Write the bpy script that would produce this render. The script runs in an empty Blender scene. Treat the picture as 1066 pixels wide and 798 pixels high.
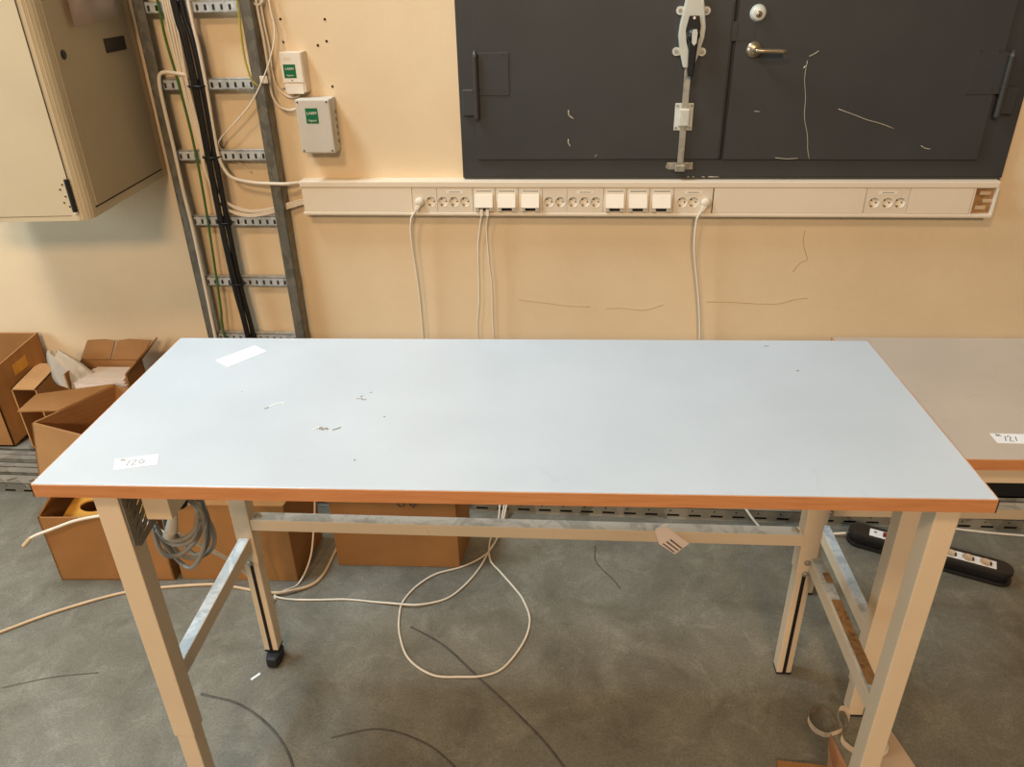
import bpy, bmesh, math, random
from mathutils import Vector, Matrix
random.seed(7)
PI = math.pi
S = bpy.context.scene
COL = S.collection

# ------------------------------------------------------------------ camera
PITCH, YAW, ROLL = 0.49417195, -0.06602683, -0.02376317
CAM = Vector((0.89667, -1.02494, 1.71118))
cp, sp, cy, sy = math.cos(PITCH), math.sin(PITCH), math.cos(YAW), math.sin(YAW)
fw = Vector((sy*cp, cy*cp, -sp)); rt = Vector((cy, -sy, 0)); up = rt.cross(fw)
r2 = rt*math.cos(ROLL) + up*math.sin(ROLL); u2 = -rt*math.sin(ROLL) + up*math.cos(ROLL)
cd = bpy.data.cameras.new('camera'); cam = bpy.data.objects.new('camera', cd); COL.objects.link(cam)
cd.sensor_width = 36.0; cd.sensor_fit = 'HORIZONTAL'; cd.lens = 800.35/1066*36; cd.clip_start = 0.02
cam.matrix_world = Matrix(((r2.x, u2.x, -fw.x, CAM.x), (r2.y, u2.y, -fw.y, CAM.y), (r2.z, u2.z, -fw.z, CAM.z), (0, 0, 0, 1)))
S.camera = cam

# ------------------------------------------------------------------ light
S.view_settings.view_transform = 'Standard'; S.view_settings.look = 'None'
S.view_settings.gamma = 1.0; S.view_settings.use_curve_mapping = False
S.view_settings.exposure = 0.0
wd = bpy.data.worlds.new('world'); S.world = wd; wd.use_nodes = True
bg = wd.node_tree.nodes['Background']; bg.inputs[0].default_value = (0.82, 0.92, 1.0, 1); bg.inputs[1].default_value = 0.12

def area(name, loc, target, sx, sy_, power, color, spread=PI):
    l = bpy.data.lights.new(name, 'AREA'); l.shape = 'RECTANGLE'; l.size = sx; l.size_y = sy_
    l.energy = power; l.color = color; l.spread = spread
    o = bpy.data.objects.new(name, l); COL.objects.link(o); o.location = loc
    o.rotation_euler = (Vector(target) - Vector(loc)).to_track_quat('-Z', 'Y').to_euler()
    return o
area('ceiling_lamp_front', (-0.8, -3.2, 5.2), (0.7, 1.7, 1.2), 0.9, 0.6, 115, (1.0, 0.72, 0.46))
area('ceiling_lamp_far', (1.2, -9.0, 5.6), (0.7, 1.7, 1.2), 1.6, 0.8, 470, (1.0, 0.70, 0.44))
area('ceiling_lamp_back', (-1.3, 0.8, 4.4), (-0.2, 0.5, 0.3), 1.6, 0.8, 158, (0.72, 0.87, 1.0))
area('window_left', (-4.3, -0.9, 1.9), (-0.3, 1.2, 0.7), 2.2, 1.5, 95, (0.66, 0.86, 1.0))

# ------------------------------------------------------------------ materials
def lin(c):
    return tuple((x/12.92 if x <= 0.04045 else ((x+0.055)/1.055)**2.4) for x in (c[0]/255, c[1]/255, c[2]/255)) + (1,)
class MT:
    def __init__(s, name, rough=0.5, metal=0.0, spec=0.5):
        s.m = bpy.data.materials.new(name); s.m.use_nodes = True; s.t = s.m.node_tree
        s.b = s.t.nodes['Principled BSDF']; s.b.inputs['Roughness'].default_value = rough
        s.b.inputs['Metallic'].default_value = metal; s.b.inputs['Specular IOR Level'].default_value = spec
        s.co = None
    def n(s, typ, **kw):
        nd = s.t.nodes.new(typ)
        for k, v in kw.items(): setattr(nd, k, v)
        return nd
    def coord(s, scale=(1, 1, 1), rot=(0, 0, 0)):
        if s.co is None: s.co = s.n('ShaderNodeTexCoord')
        mp = s.n('ShaderNodeMapping'); mp.inputs['Scale'].default_value = scale; mp.inputs['Rotation'].default_value = rot
        s.t.links.new(s.co.outputs['Object'], mp.inputs[0]); return mp.outputs[0]
    def noise(s, scale, detail=4, rough=0.55, cs=(1, 1, 1), dist=0.0):
        nd = s.n('ShaderNodeTexNoise'); nd.inputs['Scale'].default_value = scale; nd.inputs['Detail'].default_value = detail
        nd.inputs['Roughness'].default_value = rough; nd.inputs['Distortion'].default_value = dist
        s.t.links.new(s.coord(cs), nd.inputs['Vector']); return nd.outputs['Fac']
    def ramp(s, fac, stops):
        r = s.n('ShaderNodeValToRGB'); e = r.color_ramp.elements
        while len(e) < len(stops): e.new(0.5)
        for el, (p, c) in zip(e, stops): el.position = p; el.color = c
        s.t.links.new(fac, r.inputs[0]); return r.outputs[0]
    def mix(s, fac, a, b, mode='MIX'):
        m = s.n('ShaderNodeMix', data_type='RGBA', blend_type=mode)
        for sock, v in ((m.inputs[0], fac), (m.inputs[6], a), (m.inputs[7], b)):
            if hasattr(v, 'is_output'): s.t.links.new(v, sock)
            else: sock.default_value = v
        return m.outputs[2]
    def color(s, v):
        if hasattr(v, 'is_output'): s.t.links.new(v, s.b.inputs['Base Color'])
        else: s.b.inputs['Base Color'].default_value = v
        return s
    def rough(s, v): s.t.links.new(v, s.b.inputs['Roughness']); return s
    def bump(s, h, strength=0.2, dist=0.005):
        b = s.n('ShaderNodeBump'); b.inputs['Strength'].default_value = strength; b.inputs['Distance'].default_value = dist
        s.t.links.new(h, b.inputs['Height']); s.t.links.new(b.outputs[0], s.b.inputs['Normal']); return s
W1 = (1, 1, 1, 1); K1 = (0, 0, 0, 1)

def mat_simple(name, rgb, rough=0.5, metal=0.0, var=0.06, scale=12, bump=0.0, spec=0.5, cs=(1, 1, 1)):
    t = MT(name, rough, metal, spec); c = lin(rgb)
    f = t.noise(scale, 4, cs=cs)
    d = tuple(x*(1-var*2) for x in c[:3]) + (1,); l = tuple(min(1, x*(1+var)) for x in c[:3]) + (1,)
    t.color(t.ramp(f, [(0.3, d), (0.7, l)]))
    if bump: t.bump(t.noise(scale*20, 2), bump, 0.002)
    return t.m

def mat_wall():
    t = MT('wall_paint', 0.62, spec=0.35)
    base = t.ramp(t.noise(1.3, 5, 0.6), [(0.3, lin((222, 198, 160))), (0.7, lin((236, 213, 175)))])
    st = t.ramp(t.noise(2.2, 6, 0.7, (1, 1, 1.6)), [(0.56, K1), (0.80, W1)])
    c = t.mix(t.mix(0.16, K1, st), base, lin((190, 150, 105)))
    sc = t.ramp(t.noise(5, 8, 0.75, (1, 1, 5), 1.4), [(0.66, K1), (0.72, W1)])
    c = t.mix(t.mix(0.14, K1, sc), c, lin((165, 130, 90)))
    t.color(c); t.bump(t.noise(70, 5, 0.7), 0.25, 0.004)
    return t.m

def mat_floor():
    t = MT('concrete', 0.5, spec=0.4)
    a = t.ramp(t.noise(0.9, 6, 0.62), [(0.28, lin((111, 105, 90))), (0.72, lin((141, 136, 121)))])
    b = t.ramp(t.noise(4.5, 8, 0.7, dist=0.6), [(0.32, lin((89, 85, 70))), (0.60, lin((145, 142, 125)))])
    c = t.mix(0.5, a, b)
    st = t.ramp(t.noise(2.2, 7, 0.68, dist=1.2), [(0.55, K1), (0.72, W1)])
    c = t.mix(t.mix(0.35, K1, st), c, lin((94, 80, 62)))
    bl = t.ramp(t.noise(1.5, 3, 0.5, (1.3, 1, 1), 0.5), [(0.56, K1), (0.75, W1)])
    c = t.mix(t.mix(0.25, K1, bl), c, lin((121, 125, 122)))
    sp_ = t.ramp(t.noise(38, 4, 0.6), [(0.70, K1), (0.76, W1)])
    c = t.mix(t.mix(0.45, K1, sp_), c, lin((60, 53, 44)))
    cr = t.ramp(t.noise(11, 12, 0.78, dist=0.8), [(0.50, (0.80, 0.79, 0.77, 1)), (0.58, (1.0, 1.0, 1.0, 1)), (0.70, (1.16, 1.16, 1.16, 1))])
    c = t.mix(0.75, c, cr, 'MULTIPLY')
    sm = t.ramp(t.noise(7, 10, 0.75, (1, 3.5, 1), 2.0), [(0.60, K1), (0.70, W1)])
    c = t.mix(t.mix(0.30, K1, sm), c, lin((70, 63, 51)))
    lp = t.ramp(t.noise(55, 3, 0.5), [(0.74, K1), (0.78, W1)])
    c = t.mix(t.mix(0.4, K1, lp), c, lin((187, 181, 157)))
    fn = t.ramp(t.noise(160, 3, 0.6), [(0.3, (0.76, 0.76, 0.76, 1)), (0.7, (1.14, 1.14, 1.14, 1))])
    c = t.mix(1.0, c, fn, 'MULTIPLY')
    t.color(c); t.rough(t.ramp(t.noise(3, 5), [(0.3, (0.36,)*3+(1,)), (0.7, (0.62,)*3+(1,))]))
    t.bump(t.noise(60, 6, 0.7), 0.18, 0.004)
    return t.m

def mat_card(name, rgb, var=0.10):
    t = MT(name, 0.82, spec=0.15); c = lin(rgb)
    f = t.noise(5, 6, 0.6)
    d = tuple(x*(1-var*1.6) for x in c[:3])+(1,); l = tuple(min(1, x*(1+var)) for x in c[:3])+(1,)
    col = t.ramp(f, [(0.3, d), (0.7, l)])
    wv = t.n('ShaderNodeTexWave', wave_type='BANDS', bands_direction='X'); wv.inputs['Scale'].default_value = 42; wv.inputs['Distortion'].default_value = 0.6
    t.t.links.new(t.coord((1, 1, 1), (0, 0, 0.5)), wv.inputs['Vector'])
    col = t.mix(1.0, col, t.ramp(wv.outputs['Fac'], [(0, (0.95,)*3+(1,)), (1, (1.02,)*3+(1,))]), 'MULTIPLY')
    t.color(col); t.bump(t.noise(60, 4), 0.12, 0.003)
    return t.m

def mat_edgewood():
    t = MT('beech_edging', 0.45)
    f = t.noise(9, 6, 0.65, (1, 1, 14), 0.4)
    t.color(t.ramp(f, [(0.25, lin((190, 122, 72))), (0.55, lin((206, 140, 88))), (0.8, lin((216, 154, 102)))]))
    return t.m

def mat_galv(name='galvanized_steel', lo=(128, 130, 126), hi=(190, 194, 190), rough=0.42, metal=0.75, scale=26):
    t = MT(name, rough, metal)
    v = t.n('ShaderNodeTexVoronoi'); v.inputs['Scale'].default_value = scale; t.t.links.new(t.coord((1, 1, 0.6)), v.inputs['Vector'])
    sep = t.n('ShaderNodeSeparateColor'); t.t.links.new(v.outputs['Color'], sep.inputs[0])
    c = t.ramp(sep.outputs[0], [(0.0, lin(lo)), (1.0, lin(hi))])
    n_ = t.ramp(t.noise(10, 5), [(0.35, (0.82,)*3+(1,)), (0.7, (1.05,)*3+(1,))])
    t.color(t.mix(1.0, c, n_, 'MULTIPLY')); return t.m

def mat_scuffed(name, rgb, rgb2, amt=0.5, scale=9, rough=0.45, lo=0.55, hi=0.66):
    t = MT(name, rough)
    f = t.ramp(t.noise(scale, 8, 0.72, (1, 1, 1), 1.0), [(lo, K1), (hi, W1)])
    c = t.mix(t.mix(amt, K1, f), lin(rgb), lin(rgb2))
    n_ = t.ramp(t.noise(4, 4), [(0.3, (0.94,)*3+(1,)), (0.7, (1.03,)*3+(1,))])
    t.color(t.mix(1.0, c, n_, 'MULTIPLY')); return t.m

def mat_bag():
    t = MT('clear_plastic', 0.25); t.color(lin((226, 220, 205)))
    t.b.inputs['Alpha'].default_value = 0.62; t.bump(t.noise(30, 5), 0.4, 0.01); return t.m

M = dict(
    wall=mat_wall(), floor=mat_floor(), edge=mat_edgewood(),
    lam_blue=mat_scuffed('pale_grey_laminate', (197, 205, 209), (180, 186, 188), 0.35, 16, 0.30, 0.62, 0.75),
    lam_grey=mat_scuffed('warm_grey_laminate', (192, 178, 160), (172, 156, 138), 0.4, 14, 0.42, 0.58, 0.75),
    frame=mat_scuffed('cream_enamel', (226, 203, 170), (186, 156, 112), 0.35, 20, 0.42, 0.62, 0.72),
    bar=mat_scuffed('pale_bar_top', (216, 220, 218), (160, 168, 168), 0.7, 10, 0.45, 0.46, 0.56),
    tapewear=mat_scuffed('brown_tape_wear', (176, 134, 84), (122, 84, 44), 0.8, 30, 0.7, 0.45, 0.6),
    slot=mat_simple('black_slot', (14, 12, 11), 0.7), black=mat_simple('black_plastic', (26, 24, 23), 0.38),
    rubber=mat_simple('black_rubber', (30, 29, 30), 0.6),
    steel=mat_galv('bolt_steel', (150, 144, 130), (184, 178, 162), 0.4, 0.4, 60),
    galv=mat_galv(), galvd=mat_galv('ladder_steel', (112, 108, 96), (136, 132, 118), 0.5, 0.5, 60),
    rung=mat_galv('rung_steel', (186, 190, 188), (220, 224, 222), 0.4, 0.25, 40),
    rail=mat_galv('dusty_rail_steel', (140, 134, 118), (182, 174, 156), 0.5, 0.55, 14),
    card=mat_card('cardboard', (190, 142, 92)), card2=mat_card('cardboard_ochre', (164, 116, 68)),
    cardin=mat_card('cardboard_inside', (166, 122, 78)), cardy=mat_card('cardboard_yellow', (206, 150, 64)),
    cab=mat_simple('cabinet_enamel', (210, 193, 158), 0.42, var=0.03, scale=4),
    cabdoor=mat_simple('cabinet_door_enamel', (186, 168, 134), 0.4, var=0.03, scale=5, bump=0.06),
    hatch=mat_simple('anthracite_paint', (58, 58, 56), 0.42, var=0.05, scale=6, bump=0.06),
    hatchd=mat_simple('anthracite_hinge', (58, 54, 47), 0.4, var=0.05),
    scratch=mat_simple('bare_scratch', (196, 184, 160), 0.6),
    white=mat_simple('white_plastic', (236, 226, 206), 0.4, var=0.02), white2=mat_simple('module_plastic', (226, 210, 184), 0.45, var=0.02),
    trunk=mat_simple('trunking_plastic', (230, 214, 188), 0.45, var=0.02, scale=3),
    seam=mat_simple('seam_shadow_gap', (96, 76, 52), 0.7), dot=mat_simple('dark_hole', (34, 24, 16), 0.8),
    greybox=mat_simple('grey_box_plastic', (202, 194, 178), 0.5, var=0.02),
    green=mat_simple('green_sticker', (16, 104, 60), 0.4, var=0.03), ink=mat_simple('ink', (58, 56, 58), 0.6),
    crack=mat_simple('plaster_crack', (190, 160, 122), 0.8), inkl=mat_simple('faint_ink', (150, 138, 116), 0.6),
    cwhite=mat_simple('white_cable', (228, 214, 190), 0.45, var=0.03), cblack=mat_simple('black_cable', (22, 20, 19), 0.42),
    cgreen=mat_simple('green_cable', (66, 104, 42), 0.45), cyg=mat_simple('yellow_green_cable', (176, 164, 60), 0.45),
    cgrey=mat_simple('grey_cable', (150, 144, 132), 0.4), cbeige=mat_simple('beige_cable', (206, 178, 140), 0.5),
    gusset=mat_simple('grey_bracket', (134, 126, 110), 0.4, 0.3),
    paper=mat_simple('white_paper', (240, 240, 236), 0.7, var=0.02), paperp=mat_simple('pinkish_paper', (236, 216, 200), 0.8, var=0.03),
    sheet=mat_simple('foam_sheet', (240, 226, 212), 0.8, var=0.05), beigep=mat_simple('beige_paper', (206, 178, 146), 0.85, var=0.04),
    tape=mat_simple('masking_tape', (232, 212, 184), 0.7, var=0.03), brown=mat_simple('brown_paper', (168, 122, 86), 0.8),
    silver=mat_galv('satin_silver', (206, 206, 192), (222, 222, 210), 0.4, 0.1, 12),
    brass=mat_simple('worn_brass', (176, 158, 128), 0.32, 0.8), red=mat_simple('red_switch', (120, 22, 18), 0.3),
    bag=mat_bag(), residue=mat_simple('glue_residue', (158, 150, 134), 0.7), pale=mat_simple('pale_scrape', (238, 240, 238), 0.6),
    scuff=mat_simple('floor_scuff', (88, 82, 72), 0.7, var=0.2, scale=30), yellow=mat_simple('yellow_tape_core', (222, 170, 70), 0.6),
)

# ------------------------------------------------------------------ frames and mesh builder
TH = -0.033
WORLD = Matrix.Identity(4)
WALL = Matrix.Translation((0, 1.7, 0)) @ Matrix.Rotation(TH, 4, 'Z')      # local x along the wall, -y out of the wall
ORG = {}
def w(u, off, z): return Vector((u, -off, z))

def tag(o, label=None, cat=None, group=None, kind=None):
    if label: o['label'] = label
    if cat: o['category'] = cat
    if group: o['group'] = group
    if kind: o['kind'] = kind
    return o
def thing(name, label, cat, org, frame=WORLD, group=None, rot=None):
    """Empty at a thing's base; rot: extra local frame rotation about its origin"""
    o = bpy.data.objects.new(name, None); COL.objects.link(o); o.empty_display_size = 0.05
    o.matrix_world = frame @ Matrix.Translation(org)
    ORG[o.name] = Vector(org); return tag(o, label, cat, group)

class MB:
    def __init__(s): s.b = bmesh.new(); s.sm = False
    def par(s, o, a, b, c, bev=0.0):
        o, a, b, c = map(Vector, (o, a, b, c)); t = bmesh.new()
        if a.cross(b).dot(c) < 0: a, b = b, a
        vs = [t.verts.new(o + a*i + b*j + c*k) for k in (0, 1) for j in (0, 1) for i in (0, 1)]
        for f in ((0, 2, 3, 1), (4, 5, 7, 6), (0, 1, 5, 4), (2, 6, 7, 3), (0, 4, 6, 2), (1, 3, 7, 5)): t.faces.new([vs[i] for i in f])
        if bev > 0: bmesh.ops.bevel(t, geom=list(t.edges), offset=bev, segments=2, affect='EDGES', profile=0.6)
        s.add(t); return s
    def box(s, x0, x1, y0, y1, z0, z1, bev=0.0):
        return s.par((x0, y0, z0), (x1-x0, 0, 0), (0, y1-y0, 0), (0, 0, z1-z0), bev)
    def wbox(s, u0, u1, o0, o1, z0, z1, bev=0.0): return s.box(u0, u1, -o1, -o0, z0, z1, bev)
    def add(s, t, mat=None):
        if mat is not None: bmesh.ops.transform(t, matrix=mat, verts=t.verts)
        me = bpy.data.meshes.new('tmp'); t.to_mesh(me); t.free(); s.b.from_mesh(me); bpy.data.meshes.remove(me); return s
    def cyl(s, p0, p1, r, n=20, r2=None, cap=True):
        p0, p1 = Vector(p0), Vector(p1); t = bmesh.new(); d = p1-p0
        bmesh.ops.create_cone(t, cap_ends=cap, segments=n, radius1=r, radius2=r if r2 is None else r2, depth=d.length)
        for f in t.faces: f.smooth = len(f.verts) == 4
        for e in t.edges: e.smooth = all(f.smooth for f in e.link_faces)
        return s.add(t, Matrix.Translation((p0+p1)/2) @ d.to_track_quat('Z', 'Y').to_matrix().to_4x4())
    def tube(s, pts, r, seg=8, closed=False, smooth=5, cap=True, flat=None):
        """round tube (or, with flat=(w,h), an oval/flat ribbon) along a smooth curve through pts"""
        P = [Vector(p) for p in pts]
        if smooth > 1:
            Q = []; n = len(P); rng = n if closed else n-1
            for i in range(rng):
                p1, p2 = P[i], P[(i+1) % n]
                p0 = P[i-1] if (i > 0 or closed) else p1*2-p2
                p3 = P[(i+2) % n] if (i+2 < n or closed) else p2*2-p1
                for k in range(smooth):
                    t = k/smooth
                    Q.append(0.5*((2*p1)+(p2-p0)*t+(2*p0-5*p1+4*p2-p3)*t*t+(3*p1-p0-3*p2+p3)*t**3))
            if not closed: Q.append(P[-1])
            P = Q
        n = len(P); rings = []; prev = None
        for i in range(n):
            if closed: d = P[(i+1) % n]-P[i-1]
            else: d = P[min(i+1, n-1)]-P[max(i-1, 0)]
            if d.length < 1e-9: d = Vector((0, 0, 1))
            d.normalize()
            if flat:
                x = d.cross(Vector(flat[2]) if len(flat) > 2 else Vector((0, 0, 1))).normalized(); y = d.cross(x).normalized()
            else:
                if prev is None: x = d.orthogonal().normalized()
                else: x = (prev - d*prev.dot(d)).normalized()
                y = d.cross(x); prev = x
            ra, rb = (flat[0], flat[1]) if flat else (r, r)
            rings.append([s.b.verts.new(P[i]+x*math.cos(2*PI*k/seg)*ra+y*math.sin(2*PI*k/seg)*rb) for k in range(seg)])
        for i in range(n if closed else n-1):
            A, B = rings[i], rings[(i+1) % n]
            for k in range(seg):
                f = s.b.faces.new((A[k], A[(k+1) % seg], B[(k+1) % seg], B[k])); f.smooth = True
        if not closed and cap:
            s.b.faces.new(rings[0][::-1]); s.b.faces.new(rings[-1])
        return s
    def prism(s, poly, ext, holes=(), bev=0.0):
        """planar polygon (with polygonal holes) extruded by ext"""
        t = bmesh.new(); loops = [poly]+list(holes); es = []
        for L in loops:
            vs = [t.verts.new(Vector(p)) for p in L]
            es += [t.edges.new((vs[i], vs[(i+1) % len(vs)])) for i in range(len(vs))]
        if holes:
            bmesh.ops.triangle_fill(t, use_beauty=True, edges=es)
        else:
            t.faces.new(t.verts[:])
        r = bmesh.ops.extrude_face_region(t, geom=t.faces[:])
        vs = [g for g in r['geom'] if isinstance(g, bmesh.types.BMVert)]
        bmesh.ops.translate(t, vec=Vector(ext), verts=vs)
        bmesh.ops.recalc_face_normals(t, faces=t.faces[:])
        if bev > 0 and not holes: bmesh.ops.bevel(t, geom=list(t.edges), offset=bev, segments=2, affect='EDGES', profile=0.6)
        return s.add(t)
    def lathe(s, prof, mat, n=24):
        """prof: (radius, height) list turned about local z, placed by mat"""
        t = bmesh.new(); rings = []
        for r, h in prof:
            if r < 1e-6: rings.append([t.verts.new((0, 0, h))])
            else: rings.append([t.verts.new((r*math.cos(2*PI*k/n), r*math.sin(2*PI*k/n), h)) for k in range(n)])
        for A, B in zip(rings, rings[1:]):
            for k in range(n):
                q = []
                for v in (A[k % len(A)], A[(k+1) % len(A)], B[(k+1) % len(B)], B[k % len(B)]):
                    if v not in q: q.append(v)
                if len(q) > 2:
                    f = t.faces.new(q); f.smooth = True
        bmesh.ops.recalc_face_normals(t, faces=t.faces[:])
        return s.add(t, mat)
    def text(s, txt, size, mat, depth=0.0004):
        c = bpy.data.curves.new('tmp_text', 'FONT'); c.body = txt; c.size = size; c.extrude = depth; c.align_x = 'CENTER'; c.align_y = 'CENTER'
        c.resolution_u = 3
        o = bpy.data.objects.new('tmp_text', c); COL.objects.link(o)
        dg = bpy.context.evaluated_depsgraph_get(); dg.update()
        me = bpy.data.meshes.new_from_object(o.evaluated_get(dg)); bpy.data.objects.remove(o); bpy.data.curves.remove(c)
        t = bmesh.new(); t.from_mesh(me); bpy.data.meshes.remove(me); return s.add(t, mat)
    def build(s, name, mat, parent=None, frame=WORLD, org=None, label=None, cat=None, group=None, kind=None, dbl=False):
        me = bpy.data.meshes.new(name)
        if parent is not None: o0 = ORG[parent.name]
        else: o0 = Vector(org) if org is not None else Vector((0, 0, 0))
        bmesh.ops.translate(s.b, vec=-o0, verts=s.b.verts)
        if not dbl: bmesh.ops.recalc_face_normals(s.b, faces=s.b.faces[:])
        s.b.to_mesh(me); s.b.free()
        me.materials.append(M[mat] if isinstance(mat, str) else mat)
        o = bpy.data.objects.new(name, me); COL.objects.link(o)
        if parent is not None: o.parent = parent
        else: o.matrix_world = frame @ Matrix.Translation(o0)
        ORG[o.name] = o0
        return tag(o, label, cat, group, kind)

def circle(c, r, a, b, n=20):
    c, a, b = Vector(c), Vector(a), Vector(b)
    return [c + a*r*math.cos(2*PI*k/n) + b*r*math.sin(2*PI*k/n) for k in range(n)]
UX, UZ = Vector((1, 0, 0)), Vector((0, 0, 1))
# facing: lathe axis pointing out of the wall (local -y)
def out_of_wall(u, off, z): return Matrix.Translation(w(u, off, z)) @ Matrix.Rotation(PI/2, 4, 'X')
def text_on_wall(u, off, z): return Matrix.Translation(w(u, off, z)) @ Matrix.Rotation(PI/2, 4, 'X')

# ================================================================== SETTING
MB().box(-4.5, 5.5, -3.5, 2.6, -0.12, 0).build('floor', 'floor', org=(0, 0, 0), kind='structure')
floor_o = bpy.data.objects['floor']
wall_o = MB().wbox(-4.5, 5.5, -0.2, 0, 0, 5.0).build('wall_back', 'wall', frame=WALL, kind='structure')
for u, z in ((-0.012, 1.583), (-0.014, 1.514), (0.136, 1.58), (0.102, 1.503), (0.133, 1.515), (0.134, 1.375)):
    MB().cyl(w(u, -0.002, z), w(u, 0.0012, z), 0.0042, 10).build('screw_hole', 'dot', wall_o)
for pts in ([(1.759, .886), (1.757, .860), (1.762, .834), (1.775, .800), (1.782, .781), (1.760, .768), (1.739, .734)], [(1.446, .615), (1.55, .614), (1.65, .609), (1.706, .611), (1.76, .628), (1.805, .635)],
            [(0.751, .612), (0.86, .600), (0.933, .591), (1.02, .588)], [(1.08, .583), (1.14, .585), (1.22, .578), (1.289, .600)]):
    MB().tube([w(u, 0.0002, z) for u, z in pts], 0.0011, 5, smooth=4).build('wall_crack', 'crack', wall_o)
# floor scuffs
def scuff(pts, r): MB().tube([Vector((x, y, 0.0004)) for x, y in pts], r, 6, smooth=6, flat=(r, 0.0004)).build('scuff_mark', 'scuff', floor_o)
scuff([(-0.06, 0.36), (0.06, 0.33), (0.17, 0.26), (0.25, 0.17), (0.28, 0.08)], 0.0035)
scuff([(0.47, 0.62), (0.58, 0.55), (0.69, 0.44), (0.80, 0.33), (0.88, 0.24), (0.95, 0.14)], 0.0035)
scuff([(0.33, 0.24), (0.45, 0.27), (0.58, 0.23), (0.68, 0.15)], 0.003)
scuff([(-0.62, 0.36), (-0.5, 0.40), (-0.38, 0.42)], 0.002)
scuff([(1.03, 1.0), (1.03, 0.92), (1.08, 0.84), (1.10, 0.80)], 0.002)

# ---- steel double hatch in the wall
door = MB().wbox(0.567, 2.352, 0.0, 0.020, 1.074, 3.05).build('door_1', 'hatch', frame=WALL, org=w(1.46, 0, 1.074), kind='structure')
MB().wbox(0.622, 1.431, 0.020, 0.030, 1.138, 3.0, 0.002).build('door_leaf', 'hatch', door)
MB().prism([w(1.446, 0.020, 1.137), w(2.256, 0.020, 1.134), w(2.256, 0.020, 3.0), w(1.450, 0.020, 3.0)], w(0, 0.011, 0), bev=0.002).build('door_leaf', 'hatch', door)
MB().wbox(1.431, 1.434, 0.020, 0.031, 1.142, 3.0).build('cover_strip', 'hatchd', door)
MB().wbox(1.425, 1.443, 0.0202, 0.0206, 1.134, 3.0).build('leaf_gap', 'slot', door)
MB().wbox(1.434, 1.449, 0.0206, 0.0335, 1.499, 1.554, 0.001).build('strike_plate', 'hatchd', door)
MB().wbox(1.449, 1.50, 0.031, 0.0322, 1.499, 1.554).build('lock_plate', 'hatch', door)
# seam line below the leaves
MB().wbox(0.575, 2.345, 0.0, 0.0245, 1.066, 1.078).build('door_sill', 'hatchd', door)
# hinges
def hinge(u, ztop, zmid, zbot, side):
    b = MB(); b.cyl(w(u, 0.040, zbot), w(u, 0.040, zmid-0.003), 0.0095, 16); b.cyl(w(u, 0.040, zmid+0.003), w(u, 0.040, ztop-0.012), 0.0095, 16)
    b.cyl(w(u, 0.040, zmid-0.003), w(u, 0.040, zmid+0.003), 0.0115, 16)
    b.cyl(w(u, 0.040, ztop-0.012), w(u, 0.040, ztop-0.004), 0.011, 16, 0.009); b.cyl(w(u, 0.040, ztop-0.004), w(u, 0.040, ztop+0.006), 0.009, 16, 0.002)
    b.cyl(w(u, 0.040, zbot-0.005), w(u, 0.040, zbot), 0.006, 16, 0.0095)
    h = b.build('hinge', 'hatchd', door)
    s = -1 if side == 'L' else 1
    b = MB()
    if s < 0: b.wbox(u+0.006, u+0.108, 0.030, 0.0335, zmid-0.022, ztop-0.002, 0.001); b.wbox(u-0.048, u, 0.020, 0.036, zbot+0.006, zmid-0.002, 0.004)
    else: b.wbox(u-0.108, u-0.006, 0.030, 0.0335, zmid-0.022, ztop-0.002, 0.001); b.wbox(u, u+0.048, 0.020, 0.036, zbot+0.006, zmid-0.002, 0.004)
    b.build('hinge_plate', 'hatch', h)
    for k in range(2):
        for j in range(2):
            uu = u - s*(0.035+0.055*k); zz = zmid-0.008+j*0.11
            MB().cyl(w(uu, 0.0335, zz), w(uu, 0.0350, zz), 0.0035, 8).build('rivet', 'hatchd', h)
hinge(0.627, 1.478, 1.368, 1.276, 'L'); hinge(2.276, 1.458, 1.358, 1.270, 'R')
# espagnolette bolt
loz = [(1.283, 1.66), (1.327, 1.66), (1.340, 1.600), (1.349, 1.540), (1.347, 1.512), (1.336, 1.468), (1.321, 1.425), (1.290, 1.425), (1.277, 1.468), (1.268, 1.515), (1.270, 1.548), (1.281, 1.612)]
esp = MB().prism([w(u, 0.030, z) for u, z in loz], w(0, 0.022, 0), bev=0.004).build('bolt_housing', 'silver', door, label='silver lozenge bolt housing')
for u, z in ((1.269, 1.588), (1.348, 1.586), (1.266, 1.472), (1.345, 1.470)):
    s = 1 if u > 1.305 else -1
    e_ = MB().prism(circle(w(u, 0.030, z), 0.0125, UX, UZ, 14), w(0, 0.010, 0)).wbox(min(u, u-s*0.02), max(u, u-s*0.02), 0.030, 0.039, z-0.011, z+0.011).build('screw_lug', 'silver', esp)
    MB().cyl(w(u, 0.040, z), w(u, 0.0425, z), 0.006, 10).build('screw', 'steel', esp)
ins = [(1.296, 1.574), (1.326, 1.574), (1.333, 1.545), (1.331, 1.515), (1.318, 1.470), (1.303, 1.470), (1.293, 1.500), (1.288, 1.535)]
MB().prism([w(u, 0.052, z) for u, z in ins], w(0, 0.004, 0), bev=0.001).build('handle_recess', 'black', esp)
MB().cyl(w(1.311, 0.056, 1.568), w(1.311, 0.059, 1.568), 0.004, 10).build('pin', 'white', esp)
g = MB(); g.lathe([(0, 0.030), (0.017, 0.028), (0.020, 0.018), (0.020, 0)], out_of_wall(1.311, 0.054, 1.520))
g.prism([w(1.297, 0.062, 1.53), w(1.328, 0.062, 1.53), w(1.320, 0.058, 1.402), w(1.303, 0.058, 1.402)], w(0, 0.020, 0), bev=0.005)
g.build('grip', 'black', esp)
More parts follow.
